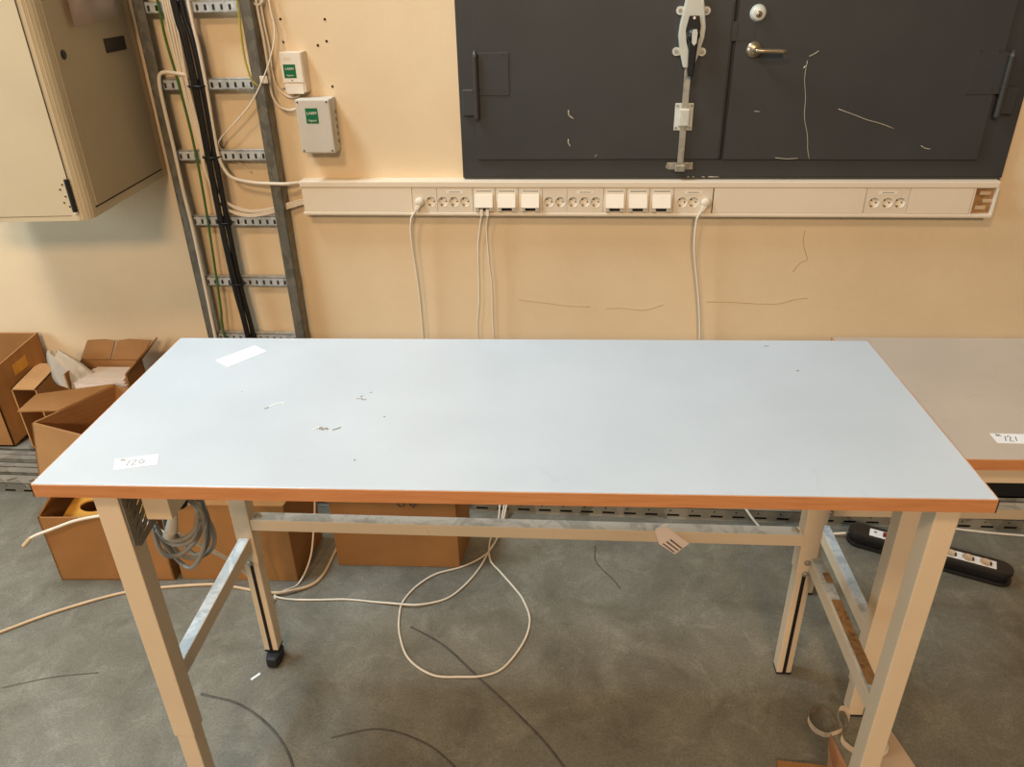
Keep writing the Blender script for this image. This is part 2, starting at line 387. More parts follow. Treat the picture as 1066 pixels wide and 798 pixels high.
MB().prism([w(u, 0.0835, z) for u, z in ((1.306, 1.538), (1.318, 1.538), (1.321, 1.528), (1.320, 1.500), (1.313, 1.492), (1.306, 1.500), (1.304, 1.528))], w(0, 0.003, 0)).build('key_cylinder', 'silver', esp)
MB().wbox(1.296, 1.316, 0.034, 0.043, 1.118, 1.440, 0.001).build('bolt_rod', 'steel', door)
gp = MB().wbox(1.276, 1.335, 0.030, 0.0335, 1.232, 1.317, 0.0015).build('rod_guide', 'silver', door)
MB().wbox(1.289, 1.323, 0.0335, 0.049, 1.247, 1.302, 0.004).build('guide_bridge', 'silver', gp)
for u in (1.283, 1.328):
    for z in (1.240, 1.309): MB().cyl(w(u, 0.0335, z), w(u, 0.036, z), 0.0042, 10).build('screw', 'steel', gp)
kp = MB().prism([w(u, 0.020, z) for u, z in ((1.264, 1.126), (1.349, 1.126), (1.351, 1.103), (1.270, 1.103), (1.259, 1.110))], w(0, 0.006, 0), bev=0.001).build('bolt_keep', 'steel', door)
MB().wbox(1.290, 1.322, 0.026, 0.048, 1.100, 1.123, 0.003).build('keep_bridge', 'steel', kp)
# lock cylinder and lever
lk = MB().lathe([(0, 0.016), (0.017, 0.016), (0.021, 0.013), (0.0225, 0.006), (0.025, 0.002), (0.025, 0)], out_of_wall(1.505, 0.031, 1.577)).build('lock_cylinder', 'silver', door)
MB().lathe([(0, 0.003), (0.009, 0.003), (0.010, 0)], out_of_wall(1.505, 0.047, 1.574), 16).build('key_plug', 'brass', lk)
MB().wbox(1.5035, 1.5065, 0.0495, 0.0505, 1.568, 1.578).build('keyhole', 'dot', lk)
lv = MB().lathe([(0, 0.014), (0.012, 0.014), (0.017, 0.010), (0.022, 0.007), (0.0245, 0.003), (0.0245, 0)], out_of_wall(1.505, 0.031, 1.474)).build('lever_rose', 'brass', door, label='worn brass lever rose')
MB().tube([w(1.505, 0.040, 1.474), w(1.505, 0.068, 1.474), w(1.514, 0.076, 1.474), w(1.54, 0.077, 1.4735), w(1.597, 0.075, 1.471)], 0.0068, 12, smooth=4).build('lever', 'brass', lv)
# scratches on the hatch
for pts, r in (([(1.673, 1.440), (1.672, 1.39), (1.684, 1.331), (1.690, 1.27), (1.708, 1.215), (1.716, 1.17), (1.726, 1.138)], 0.0009), ([(1.676, 1.452), (1.692, 1.460), (1.703, 1.468)], 0.0013), ([(1.664, 1.418), (1.670, 1.425)], 0.002),
               ([(1.792, 1.295), (1.85, 1.275), (1.888, 1.261), (1.93, 1.250), (1.975, 1.234)], 0.0011), ([(2.071, 1.180), (2.085, 1.172), (2.103, 1.169)], 0.0013),
               ([(0.930, 1.298), (0.932, 1.282), (0.948, 1.270)], 0.0022), ([(0.931, 1.205), (0.931, 1.193), (0.938, 1.182)], 0.0020), ([(1.616, 1.143), (1.65, 1.139), (1.69, 1.141)], 0.0011), ([(1.53, 1.290), (1.548, 1.289)], 0.001), ([(1.02, 1.146), (1.028, 1.155)], 0.0008)):
    MB().tube([w(u, 0.0302 if u < 1.44 else 0.0312, z) for u, z in pts], r, 5, smooth=3).build('scratch', 'scratch', door)
for u0, u1 in ((1.335, 1.342), (1.352, 1.358), (1.385, 1.394), (1.405, 1.44)):
    MB().tube([w(u0, 0.0245, 1.0785), w(u1, 0.0245, 1.0785)], 0.0016, 5, smooth=1).build('paint_chip', 'scratch', door)

# ================================================================== WORKBENCHES
H = 0.955
def bench(x0, y0, top, W, D, lam, label, legs, cross, rails, beam, extra=None):
    """legs: list of (x, y, zbottom, slot) front-left corners of 0.046 square legs"""
    t = thing('workbench', label, 'table', (x0, y0, 0))
    th_ = 0.026
    tt = MB().box(x0+0.002, x0+W-0.002, y0+0.002, y0+D-0.002, top-th_, top, 0.0015).build('tabletop', lam, t)
    b = MB()
    for a in ((x0, x0+W, y0, y0+0.002), (x0, x0+W, y0+D-0.002, y0+D), (x0, x0+0.002, y0, y0+D), (x0+W-0.002, x0+W, y0, y0+D)):
        b.box(*a, top-th_, top-0.0012)
    b.build('edge_band', 'edge', tt)
    for (x, y, zb, slot, ls) in legs:
        zj = 0.36 if slot else (0.27 if x < 1 else 0.10)
        lg = MB().box(x, x+ls, y, y+0.042, zj, top-th_-0.001, 0.002).build('leg', 'frame', t)
        i_ = 0.003
        il = MB().box(x+i_, x+ls-i_, y+i_, y+0.042-i_, zb+0.006, zj+0.05, 0.002).build('inner_leg', 'frame', lg)
        MB().box(x+i_-0.001, x+ls-i_+0.001, y+i_-0.001, y+0.042-i_+0.001, zb, zb+0.007, 0.002).build('foot_cap', 'rubber', lg)
        if slot:
            MB().box(x+ls/2-0.0045, x+ls/2+0.0045, y+i_-0.0012, y+i_+0.004, zb+0.004, zj-0.004).build('slot', 'slot', lg)
            for zz in (zj+0.038, zj+0.002):
                MB().lathe([(0, 0.006), (0.005, 0.006), (0.0075, 0.003), (0.0075, 0)], Matrix.Translation((x+ls/2, y+i_*0, zz)) @ Matrix.Rotation(PI/2, 4, 'X'), 12).build('bolt', 'steel', lg)
    # cross bar between the rear legs
    (cx0, cx1, cyy, cz0, cz1) = cross
    cb = MB().par((cx0, cyy, cz0-0.034), (cx1-cx0, 0, cz1-cz0), (0, 0.034, 0), (0, 0, 0.0335), 0.002).build('crossbar', 'frame', t)
    MB().par((cx0+0.003, cyy+0.0015, cz0-0.0008), (cx1-cx0-0.006, 0, cz1-cz0), (0, 0.031, 0), (0, 0, 0.0012)).build('pale_top', 'bar', cb)  # paler, mottled sheet along the upward face of the bar
    for xx, zz in ((cx0+0.016, cz0), (cx1-0.016, cz1)):
        MB().lathe([(0, 0.006), (0.006, 0.006), (0.009, 0.003), (0.010, 0)], Matrix.Translation((xx, cyy+0.017, zz)), 12).build('bolt', 'steel', cb)
    for (rx, ya, yb, z) in rails:
        r_ = MB().box(rx, rx+0.028, ya, yb, z-0.040, z, 0.0015).build('side_rail', 'frame', t)
        MB().box(rx+0.0015, rx+0.0265, ya+0.002, yb-0.002, z-0.0006, z+0.0008).build('pale_top', 'bar', r_)  # same paler, mottled sheet on top of the side rail
    for bb in beam:
        MB().box(*bb, 0.0015).build('support_beam', 'frame', t)
    return t

LEGS1 = [(0.079, 0.032, 0.0, False, 0.045), (0.080, 0.477, 0.036, True, 0.045), (1.527, 0.032, 0.0, False, 0.040), (1.499, 0.482, 0.0, True, 0.045)]
t1 = bench(0, 0, H, 1.6, 0.594, 'lam_blue', 'pale blue-grey topped workbench with beech edge and sticker 120 in the foreground', LEGS1,
           (0.125, 1.499, 0.479, 0.502, 0.486), [(0.089, 0.074, 0.477, 0.446), (1.528, 0.074, 0.482, 0.412)],
           [(0.148, 0.196, 0.06, 0.55, 0.836, H-0.0265)])
# adjuster foot of the short rear-left leg
legs = [c for c in t1.children if c.name.split('.')[0] == 'leg']
MB().cyl((0.104, 0.497, 0.034), (0.106, 0.495, 0.05), 0.008, 10).prism([(0.092, 0.452, 0), (0.122, 0.452, 0), (0.128, 0.478, 0), (0.126, 0.512, 0), (0.088, 0.512, 0), (0.086, 0.478, 0)], (0, 0, 0.034), bev=0.008).build('adjuster_foot', 'rubber', legs[1])
# brown tape worn along the right rail
rr = [c for c in t1.children if c.name.startswith('side_rail')][1]
MB().box(1.534, 1.5565, 0.10, 0.34, 0.4122, 0.4136).build('tape_remains', 'tapewear', rr)
MB().box(1.540, 1.5565, 0.395, 0.43, 0.4122, 0.4138).build('tape_remains', 'tapewear', rr)
# perforated gusset bracket on the front-left leg
gx = 0.1285
outer = [(0.030, 0.925), (0.098, 0.925), (0.112, 0.793), (0.047, 0.785), (0.030, 0.80)]
holes = []
for k in range(6):
    zc = 0.908-k*0.020; ye = 0.094+(0.925-zc)*0.106-0.007
    for ya, yb in ((0.038, 0.062), (0.068, ye)): holes.append([(ya, zc-0.012), (yb, zc+0.004), (yb, zc+0.012), (ya, zc-0.004)])
MB().prism([(gx, y, z) for y, z in outer], (0.003, 0, 0), [[(gx, y, z) for y, z in h] for h in holes]).build('perforated_gusset', 'gusset', t1)
# stickers and marks on top
def sticker(parent, corners, z, name, mat='paper', label=None):
    return MB().prism([(x, y, z+0.0002) for x, y in corners], (0, 0, 0.0004)).build(name, mat, parent, label=label)
st = sticker(t1, [(0.110, 0.079), (0.182, 0.097), (0.194, 0.064), (0.124, 0.046)], H, 'number_label', label='white number label 120')
def strokes(parent, name, lines, o, ex, ey, z, r=0.0009, mat='ink'):
    b = MB(); o = Vector(o); ex = Vector(ex); ey = Vector(ey)
    for L in lines: b.tube([Vector((*(o+ex*p[0]+ey*p[1]), z)) for p in L], r, 5, smooth=3, flat=(r, 0.0003))
    return b.build(name, mat, parent)
D1 = [[(0, 0), (0.25, 1)]]; D2 = [[(0.0, 0.75), (0.2, 1), (0.45, 0.85), (0.35, 0.5), (0.0, 0.05), (0.55, 0.05)]]; D0 = [[(0.3, 1), (0.0, 0.6), (0.15, 0.1), (0.5, 0.1), (0.65, 0.6), (0.3, 1)]]
def sh(L, dx, dy=0, k=1): return [[(p[0]*k+dx, p[1]*k+dy) for p in l] for l in L]
BC = [[(0, 0), (0.1, 1), (0.45, 0.9), (0.1, 0.55), (0.5, 0.3), (0, 0)], [(1.0, 0.8), (0.7, 0.7), (0.75, 0.2), (1.1, 0.1)]]
ex, ey = Vector((0.97, -0.24-0.0))*0.019, Vector((0.24, 0.97))*0.015
ex = Vector((0.0186, 0.0046)); ey = Vector((0.0035, 0.0140))
# the label reads along its long side
e1, e2 = Vector((0.070, 0.018)), Vector((-0.013, 0.033))
ST = [[(.28, .22), (.36, .72)]], [[(.40, .62), (.44, .74), (.49, .66), (.46, .48), (.40, .24), (.50, .22)]], [[(.62, .62), (.57, .50), (.59, .34), (.66, .32), (.69, .48), (.62, .62)]], [[(.13, .72), (.16, .93), (.19, .80), (.17, .70)], [(.26, .88), (.21, .84), (.22, .74), (.27, .74)]]
strokes(st, 'handwriting', [l for q in ST for l in q], (0.124, 0.046), e1, e2, H+0.0008, 0.0006)
sticker(t1, [(0.134, 0.473), (0.197, 0.551), (0.236, 0.520), (0.175, 0.441)], H, 'blank_label', 'paper', 'blank white label')
for pts, r, m in (([(0.319, 0.262), (0.326, 0.268)], 0.002, 'residue'), ([(0.326, 0.270), (0.336, 0.283), (0.348, 0.287), (0.353, 0.283)], 0.0018, 'pale'),
                  ([(0.436, 0.183), (0.446, 0.196), (0.45, 0.184)], 0.0016, 'pale'), ([(0.447, 0.187), (0.452, 0.195), (0.456, 0.186), (0.462, 0.193), (0.466, 0.187)], 0.0022, 'residue'), ([(0.476, 0.186), (0.484, 0.191), (0.489, 0.196)], 0.002, 'residue'),
                  ([(0.494, 0.305), (0.502, 0.307), (0.508, 0.301)], 0.0016, 'residue'), ([(0.510, 0.303), (0.514, 0.302)], 0.0018, 'residue'), ([(0.500, 0.314), (0.503, 0.318)], 0.0016, 'residue'), ([(0.515, 0.332), (0.520, 0.333)], 0.0012, 'residue'),
                  ([(0.563, 0.236), (0.566, 0.237)], 0.0022, 'residue'), ([(0.54, 0.086), (0.543, 0.088)], 0.002, 'residue'), ([(0.247, 0.33), (0.249, 0.331)], 0.0018, 'residue'), ([(1.36, 0.56), (1.37, 0.561)], 0.0022, 'residue'), ([(1.40, 0.44), (1.405, 0.443)], 0.002, 'residue')):
    MB().tube([(x, y, H+0.0003) for x, y in pts], r, 6, smooth=3, flat=(r, 0.0005)).build('glue_mark', m, t1)

T2 = 0.82
X2 = 1.636; Y2 = 0.318
t2 = bench(X2, Y2, T2, 1.6, 0.585, 'lam_grey', 'warm-grey topped workbench with sticker 121 behind the right end of the front bench',
           [(1.647, 0.352, 0.0, False, 0.043), (1.645, 0.79, 0.0, True, 0.043), (3.165, 0.352, 0.0, False, 0.043), (3.165, 0.79, 0.0, True, 0.043)],
           (1.698, 3.165, 0.80, 0.330, 0.330), [(1.662, 0.394, 0.79, 0.272), (3.17, 0.394, 0.79, 0.272)],
           [(1.70, 3.17, 0.350, 0.385, 0.740, T2-0.0265)])
st2 = sticker(t2, [(1.817, 0.418), (1.893, 0.416), (1.888, 0.378), (1.815, 0.380)], T2, 'number_label', label='white number label 121')
ST2 = ST[0]+ST[1]+[[(.58, .26), (.64, .70)]]+ST[3]
strokes(st2, 'handwriting', ST2, (1.815, 0.380), Vector((0.074, -0.002)), Vector((0.002, 0.038)), T2+0.0008, 0.0009)
tr = MB(); tr.box(1.70, 3.16, 0.50, 0.504, 0.592, 0.79); tr.box(1.70, 3.16, 0.50, 0.68, 0.592, 0.597); tr.box(1.70, 3.16, 0.676, 0.68, 0.592, 0.79); tr.box(1.70, 1.704, 0.50, 0.68, 0.592, 0.79)  # black tray added by guess to fill the dark gap below the beam
tr.build('guessed_tray', 'black', t2, label='black tray added to fill the dark gap under the top')

# paper label dangling from the cross bar
t = thing('paper_label', 'small pinkish paper label with black print stuck to the crossbar of the front bench', 'label', (1.17, 0.476, 0.50))
MB().prism([(1.139, 0.475, 0.500), (1.168, 0.476, 0.507), (1.224, 0.470, 0.462), (1.190, 0.462, 0.434), (1.150, 0.466, 0.462), (1.141, 0.472, 0.487)], (0.0002, -0.0008, 0.0004)).build('label_sheet', 'paperp', t)
MB().prism([(1.139, 0.4745, 0.500), (1.168, 0.476, 0.507), (1.172, 0.492, 0.5045), (1.161, 0.489, 0.5045)], (0, 0, 0.0008)).build('folded_corner', 'paper', t)
b = MB()
for k in range(3):
    a = Vector((1.160+k*0.0085, 0.4665+k*0.0008, 0.463+k*0.0055)); d = Vector((0.029, -0.0035, -0.0235))
    b.tube([a, a+d], 0.0016, 6, smooth=1)
b.build('print', 'ink', t)

# ================================================================== WALL THINGS
# ---- electrical cabinet on the left
ph = math.radians(5.2)
CABF = WALL @ Matrix.Translation(w(-0.515, 0.012, 0)) @ Matrix.Rotation(ph, 4, 'Z')   # local x right, -y outwards along the side
t = thing('wall_cabinet', 'large cream steel electrical cabinet hanging at the upper left of the wall', 'cabinet', (-0.3, 0, 1.082), CABF)
cz0, cz1 = 1.084, 2.05
body = MB()
# plan outline with stepped rounded front corner
prof = [(0.0, 0.0), (0.0, 0.505)]
for k in range(9):
    a = k/8*PI/2
    prof.append((-0.036+0.036*math.cos(a), 0.540+0.036*math.sin(a)))
prof += [(-0.62, 0.576), (-0.62, 0.0)]
body.prism([(x, -y, cz0) for x, y in prof], (0, 0, cz1-cz0)).build('cabinet_body', 'cab', t)
# fluted corner post
for k in range(5):
    a = (0.2+k*0.30)*1.0
    MB().cyl((-0.036+0.033*math.cos(a), -(0.540+0.033*math.sin(a)), cz0+0.002), (-0.036+0.033*math.cos(a), -(0.540+0.033*math.sin(a)), cz1-0.002), 0.0038, 10).build('corner_flute', 'cab', t)
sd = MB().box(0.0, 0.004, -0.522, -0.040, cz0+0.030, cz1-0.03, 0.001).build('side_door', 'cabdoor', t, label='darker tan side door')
MB().box(-0.001, 0.0012, -0.527, -0.035, cz0+0.0245, cz0+0.030).build('door_seam', 'dot', t)
MB().box(-0.001, 0.0012, -0.0395, -0.0375, cz0+0.03, cz1-0.03).build('door_seam', 'seam', t)
MB().box(-0.0335, -0.030, -0.5768, -0.57, cz0+0.12, cz1-0.03).build('panel_seam', 'dot', t)
MB().box(-0.62, -0.05, -0.5766, -0.57, cz0+0.014, cz0+0.0155).build('panel_seam', 'seam', t)
hg = MB().cyl((-0.034, -0.580, 1.112), (-0.034, -0.580, 1.206), 0.0075, 14).build('cabinet_hinge', 'black', t)
MB().cyl((-0.034, -0.580, 1.106), (-0.034, -0.580, 1.1115), 0.006, 12).build('hinge_tip', 'white', hg)
for x, z in ((-0.052, 1.190), (-0.062, 1.176), (-0.052, 1.156), (-0.061, 1.138), (-0.048, 1.126)):
    MB().cyl((x, -0.5755, z), (x, -0.5775, z), 0.0026, 8).build('rivet', 'black', t)
kh = MB().lathe([(0, 0.003), (0.011, 0.003), (0.0135, 0)], Matrix.Translation((0.004, -0.482, 1.527)) @ Matrix.Rotation(PI/2, 4, 'Y'), 20).build('lock', 'black', sd)
lt = MB().box(0.0035, 0.0055, -0.232, -0.090, 1.509, 1.549, 0.0008).build('latch_pull', 'black', sd)
MB().box(0.0055, 0.0085, -0.226, -0.096, 1.509, 1.519, 0.001).build('latch_lip', 'rubber', lt)
# paper sheet taped on the side door
pn = MB(); N = 12
gv = [[pn.b.verts.new((0.016+0.006*math.sin(i*0.7)*(1-j/5)+0.003*math.sin(j*1.3), -(0.407-0.023*i + 0.004*math.sin(j*0.9)), 1.592+0.0012*i+0.045*j)) for i in range(N+1)] for j in range(6)]
for j in range(5):
    for i in range(N): f = pn.b.faces.new((gv[j][i], gv[j][i+1], gv[j+1][i+1], gv[j+1][i])); f.smooth = True
bmesh.ops.solidify(pn.b, geom=pn.b.faces[:], thickness=0.0006)
pn.build('paper_sheet', 'paperp', None, CABF, (0.006, -0.27, 1.592), 'curling white paper sheet taped to the side door of the electrical cabinet', 'paper', dbl=False)

# ---- cable ladder
t = thing('cable_ladder', 'tall galvanized steel cable ladder fixed to the wall beside the electrical cabinet', 'cable ladder', w(-0.27, 0, 0.0), WALL)
LT = 3.0
for u0, s in ((-0.472, 1), (-0.078, -1)):
    b = MB(); x0, x1 = sorted((u0, u0+s*0.004))
    b.wbox(x0, x1, 0.010, 0.062, 0.02, LT, 0.0008)
    x0, x1 = sorted((u0, u0+s*0.038)) ; x2, x3 = sorted((u0, u0+s*0.014))
    b.wbox(x0, x1, 0.058, 0.062, 0.02, LT, 0.0008); b.wbox(x2, x3, 0.010, 0.014, 0.02, LT, 0.0008)
    rl = b.build('side_rail', 'galvd', t)
for k in range(13):
    zc = 0.225+0.2335*k
    if zc > LT-0.1: break
    b = MB(); outl = [w(-0.44, 0.050, zc-0.017), w(-0.11, 0.050, zc-0.017), w(-0.11, 0.050, zc+0.017), w(-0.44, 0.050, zc+0.017)]
    hs = []
    for j in range(12):
        uc = -0.425+0.0272*j; hs.append([w(uc-0.0042, 0.050, zc-0.011), w(uc+0.0042, 0.050, zc-0.011), w(uc+0.0042, 0.050, zc+0.006), w(uc-0.0042, 0.050, zc+0.006)])
    b.prism(outl, w(0, 0.003, 0), hs)
    b.wbox(-0.44, -0.11, 0.022, 0.053, zc+0.014, zc+0.017); b.wbox(-0.44, -0.11, 0.022, 0.053, zc-0.017, zc-0.014)
    b.wbox(-0.44, -0.11, 0.020, 0.023, zc-0.017, zc+0.017)
    b.build('rung', 'rung', t)
MB().wbox(-0.088, -0.062, 0.0621, 0.066, 1.395, 1.418, 0.001).build('clip', 'white2', t)

def wcable(name, label, mat, r, pts, group=None, seg=8, frame=WALL, cat='cable'):
    return MB().tube([w(*p) for p in pts], r, seg, smooth=6).build(name, mat, None, frame, w(*pts[0]), label, cat, group)
BLK = [(0.055+0.02, 3.0)]
def down(us, off, zs): return [(u, off, z) for u, z in zip(us, zs)]
zs = [2.9, 2.2, 1.647, 1.535, 1.358, 1.103, 0.895, 0.671, 0.493, 0.05]
wcable('black_cable', 'thick black cable on the ladder, left one of the black pair', 'cblack', 0.0105, down([-.338, -.335, -.330, -.320, -.317, -.321, -.322, -.319, -.308, -.30], 0.066, zs), 'black cables on the ladder')
wcable('black_cable', 'thick black cable on the ladder, right one of the black pair', 'cblack', 0.0095, down([-.306, -.304, -.304, -.291, -.288, -.294, -.297, -.295, -.284, -.27], 0.067, zs), 'black cables on the ladder')
wcable('black_cable', 'thinner black cable lying on top of the black pair on the ladder', 'cblack', 0.006, down([-.318, -.318, -.317, -.305, -.303, -.309, -.310, -.302, -.298, -.29], 0.079, zs), 'black cables on the ladder')
for z in (1.39, 1.158, 0.926, 0.692):
    MB().tube([w(-.338, .060, z), w(-.33, .082, z), w(-.305, .088, z), w(-.282, .080, z), w(-.276, .060, z)], 0.003, 6, smooth=4).build('cable_tie', 'cblack', None, WALL, w(-.305, .08, z), 'black cable tie around the black cables at the ladder rung, %s of four' % {1.39: 'topmost', 1.158: 'second from top', 0.926: 'third from top', 0.692: 'lowest'}[z], 'cable tie', 'cable ties on the black cables')
zs2 = [2.9, 2.2, 1.648, 1.537, 1.39, 1.203, 0.968, 0.596, 0.495, 0.05]
wcable('green_cable', 'green earth cable running down the left side of the ladder', 'cgreen', 0.0045, down([-.386, -.384, -.382, -.382, -.370, -.362, -.368, -.392, -.402, -.41], 0.066, zs2))
wcable('green_cable', 'yellow-green earth cable curving beside the right ladder rail near the top', 'cyg', 0.0035, [(-.118, .067, 2.9), (-.118, .067, 2.0), (-.119, .067, 1.643), (-.124, .067, 1.56), (-.127, .066, 1.475), (-.118, .064, 1.41), (-.10, .058, 1.385), (-.09, .045, 1.37)])
wcable('white_cable', 'thick white cable hooking over a rung and down the left ladder rail', 'cwhite', 0.0065, [(-.335, .062, 1.422), (-.36, .070, 1.428), (-.400, .071, 1.434), (-.424, .071, 1.428), (-.433, .072, 1.405), (-.436, .072, 1.345), (-.434, .072, 1.187), (-.434, .072, 1.037), (-.430, .072, .897), (-.433, .072, .635), (-.436, .072, .495), (-.44, .072, .05)])
nm = ['leftmost of four thin ones left of the black', 'second from left of four thin ones left of the black', 'third from left of four thin ones left of the black', 'rightmost of four thin ones left of the black']
for k in range(4):
    d = -0.012+0.008*k
    pts = [(-.354+d, .062+.004*(k % 2), 2.9), (-.354+d, .062+.004*(k % 2), 2.2), (-.354+d, .064, 1.647), (-.354+d+.002*k, .064, 1.564), (-.350+d, .064+.003*(k % 2), 1.419), (-.345+d*0.9, .064, 1.297), (-.336+d*0.7, .062, 1.185)]
    if k < 2: pts += [(-.340+d*0.7, .060, 1.12), (-.335, .056, 1.05), (-.322, .054, 1.00), (-.30, .053, 0.974), (-.262, .056, 0.952+.006*k), (-.204, .056, 0.944+.006*k), (-.13, .050, .956+.006*k), (-.05, .034, .976+.006*k), (0.0, .028, .988+.006*k)]
    else: pts += [(-.328+d*0.5, .060, 1.12), (-.318, .056, 1.06), (-.30, .054, 1.005), (-.264, .054, 0.972+.006*k-.01), (-.204, .055, 0.960+.005*k-.01), (-.13, .050, .968+.005*k-.01), (-.05, .034, .984+.006*k-.01), (0.0, .028, .994+.006*k-.01)]
    wcable('white_cable', 'thin white ladder cable, ' + nm[k], 'cwhite', 0.0038, pts, 'thin white cables on the ladder')
wcable('white_cable', 'white cable right of the black ones curving off the ladder into the trunking end', 'cwhite', 0.0062, [(-.278, .066, 2.9), (-.278, .066, 2.2), (-.280, .066, 1.647), (-.276, .066, 1.507), (-.276, .066, 1.389), (-.281, .066, 1.251), (-.282, .066, 1.171), (-.272, .066, 1.120), (-.245, .066, 1.085), (-.174, .066, 1.068), (-.10, .066, 1.064), (-.055, .060, 1.062), (-.02, .035, 1.060), (0.0, .030, 1.060)])
wcable('thin_white_cord', 'thin white cord looping across the ladder from upper right to the black cables', 'cwhite', 0.0024, [(-.035, .004, 2.4), (-.032, .010, 1.85), (-.030, .03, 1.641), (-.020, .045, 1.558), (-.035, .062, 1.487), (-.075, .072, 1.409), (-.133, .070, 1.331), (-.202, .068, 1.269), (-.259, .066, 1.222), (-.278, .055, 1.193), (-.270, .025, 1.16), (-.23, .012, 1.12), (-.20, .006, 1.09)])
wcable('white_cable', 'white alarm cable running down the right ladder rail to the grey alarm box', 'cwhite', 0.0042, [(-.062, .02, 2.4), (-.066, .03, 1.9), (-.070, .035, 1.641), (-.066, .035, 1.529), (-.066, .035, 1.426), (-.070, .03, 1.36), (-.055, .028, 1.322), (-.03, .026, 1.306), (0.0, .024, 1.306), (0.030, .026, 1.325), (0.042, .028, 1.338)], 'alarm cables beside the ladder')
wcable('white_cable', 'white alarm cable beside the ladder ending under the small alarm unit', 'cwhite', 0.0036, [(-.058, .012, 2.4), (-.058, .02, 1.9), (-.060, .026, 1.62), (-.056, .022, 1.50), (-.060, .018, 1.42), (-.05, .012, 1.372), (-.02, .010, 1.345), (0.012, .012, 1.345), (0.028, .016, 1.362)], 'alarm cables beside the ladder')
wcable('thin_white_cord', 'hair-thin white wire on the wall down to the top of the small alarm unit', 'cwhite', 0.0012, [(-.055, .002, 2.2), (-.05, .002, 1.64), (-.034, .002, 1.583), (-.021, .002, 1.525), (-.006, .004, 1.492), (0.005, .012, 1.484)])
wcable('white_cable', 'short white cable loop on the wall at the top edge right of the ladder', 'cwhite', 0.0036, [(-.094, .012, 1.70), (-.092, .03, 1.655), (-.073, .035, 1.628), (-.050, .03, 1.640), (-.046, .015, 1.70)])

# ---- alarm boxes
def larm_sticker(parent, u0, u1, z0, z1, off):
    s_ = MB().wbox(u0, u1, off, off+0.0006, z0, z1).build('green_sticker', 'green', parent, label='green sticker reading LARM')
    b = MB(); uc = (u0+u1)/2; hh = z1-z0
    b.text('LARM', hh*0.27, text_on_wall(uc, off+0.0009, z1-hh*0.33)); b.text('Vigeum', hh*0.19, text_on_wall(uc, off+0.0009, z0+hh*0.20))
    b.build('lettering', 'white', s_)
t = thing('alarm_unit', 'small white alarm unit with green LARM sticker above the grey box', 'alarm box', w(0.02, 0, 1.358), WALL)
b = MB(); b.prism([w(-0.014, 0, 1.362), w(0.060, 0, 1.362), w(0.060, 0, 1.488), w(-0.014, 0, 1.488)], w(-0.004, 0.040, 0), bev=0.004)
ab = b.build('housing', 'white2', t)
MB().wbox(-0.018, 0.052, 0.040, 0.043, 1.394, 1.486, 0.001).build('cover', 'white', t)
MB().wbox(-0.012, 0.048, 0.040, 0.042, 1.358, 1.390, 0.001).build('lower_cover', 'white', t)
larm_sticker(t, -0.011, 0.030, 1.408, 1.450, 0.043)
MB().wbox(-0.006, 0.018, 0.043, 0.0436, 1.462, 1.472).build('name_plate', 'white2', t)
MB().cyl(w(0.013, 0.043, 1.401), w(0.013, 0.0442, 1.401), 0.002, 8).build('screw', 'ink', t)
t = thing('alarm_box', 'grey junction box with green LARM sticker left of the hatch', 'alarm box', w(0.09, 0, 1.168), WALL)
MB().wbox(0.022, 0.139, 0, 0.052, 1.170, 1.345, 0.006).build('housing', 'greybox', t)
MB().wbox(0.022, 0.139, 0.052, 0.075, 1.170, 1.345, 0.005).build('lid', 'greybox', t)
for u in (0.031, 0.130):
    for z in (1.179, 1.336): MB().cyl(w(u, 0.0745, z), w(u, 0.0762, z), 0.0032, 10).build('screw', 'ink', t)
larm_sticker(t, 0.054, 0.096, 1.268, 1.317, 0.075)
for k in range(5): MB().wbox(0.1385, 0.1402, 0.012, 0.026, 1.195+k*0.024, 1.207+k*0.024, 0.0004).build('knockout', 'inkl', t)
t = thing('cable_clip', 'small grey pipe clip holding the alarm cables on the wall', 'clip', w(-0.03, 0, 1.355), WALL)
MB().wbox(-0.045, 0.014, 0.0, 0.008, 1.3685, 1.3745, 0.002).build('clip_bar', 'greybox', t)
for u in (-.030, .005): MB().cyl(w(u, .008, 1.3715), w(u, .010, 1.3715), 0.0028, 8).build('screw', 'ink', t)

# ---- trunking with sockets
t = thing('socket_trunking', 'long cream wall trunking with power and data outlets under the dark hatch', 'trunking', w(1.16, 0, 0.949), WALL)
U0, U1 = -0.012, 2.338
MB().wbox(U0, U1, 0, 0.040, 0.952, 1.070, 0.001).build('back_box', 'trunk', t)
MB().wbox(U0, U1, 0.040, 0.056, 1.048, 1.070, 0.004).wbox(U0, U1-0.0, 0.040, 0.056, 0.949, 0.962, 0.004).build('lip', 'trunk', t)
def cover(u0, u1, name='cover_panel', o1=0.0535): return MB().wbox(u0+0.0008, u1-0.0008, 0.040, o1, 0.9625, 1.0475, 0.001).build(name, 'trunk', t)
cover(U0+0.004, 0.388); cover(1.424, 1.922, o1=0.0542); cover(2.061, 2.262, o1=0.0542)
MB().wbox(1.4215, 1.4245, 0.0535, 0.0545, 0.963, 1.047).build('panel_gap', 'dot', t)
SOCK = []
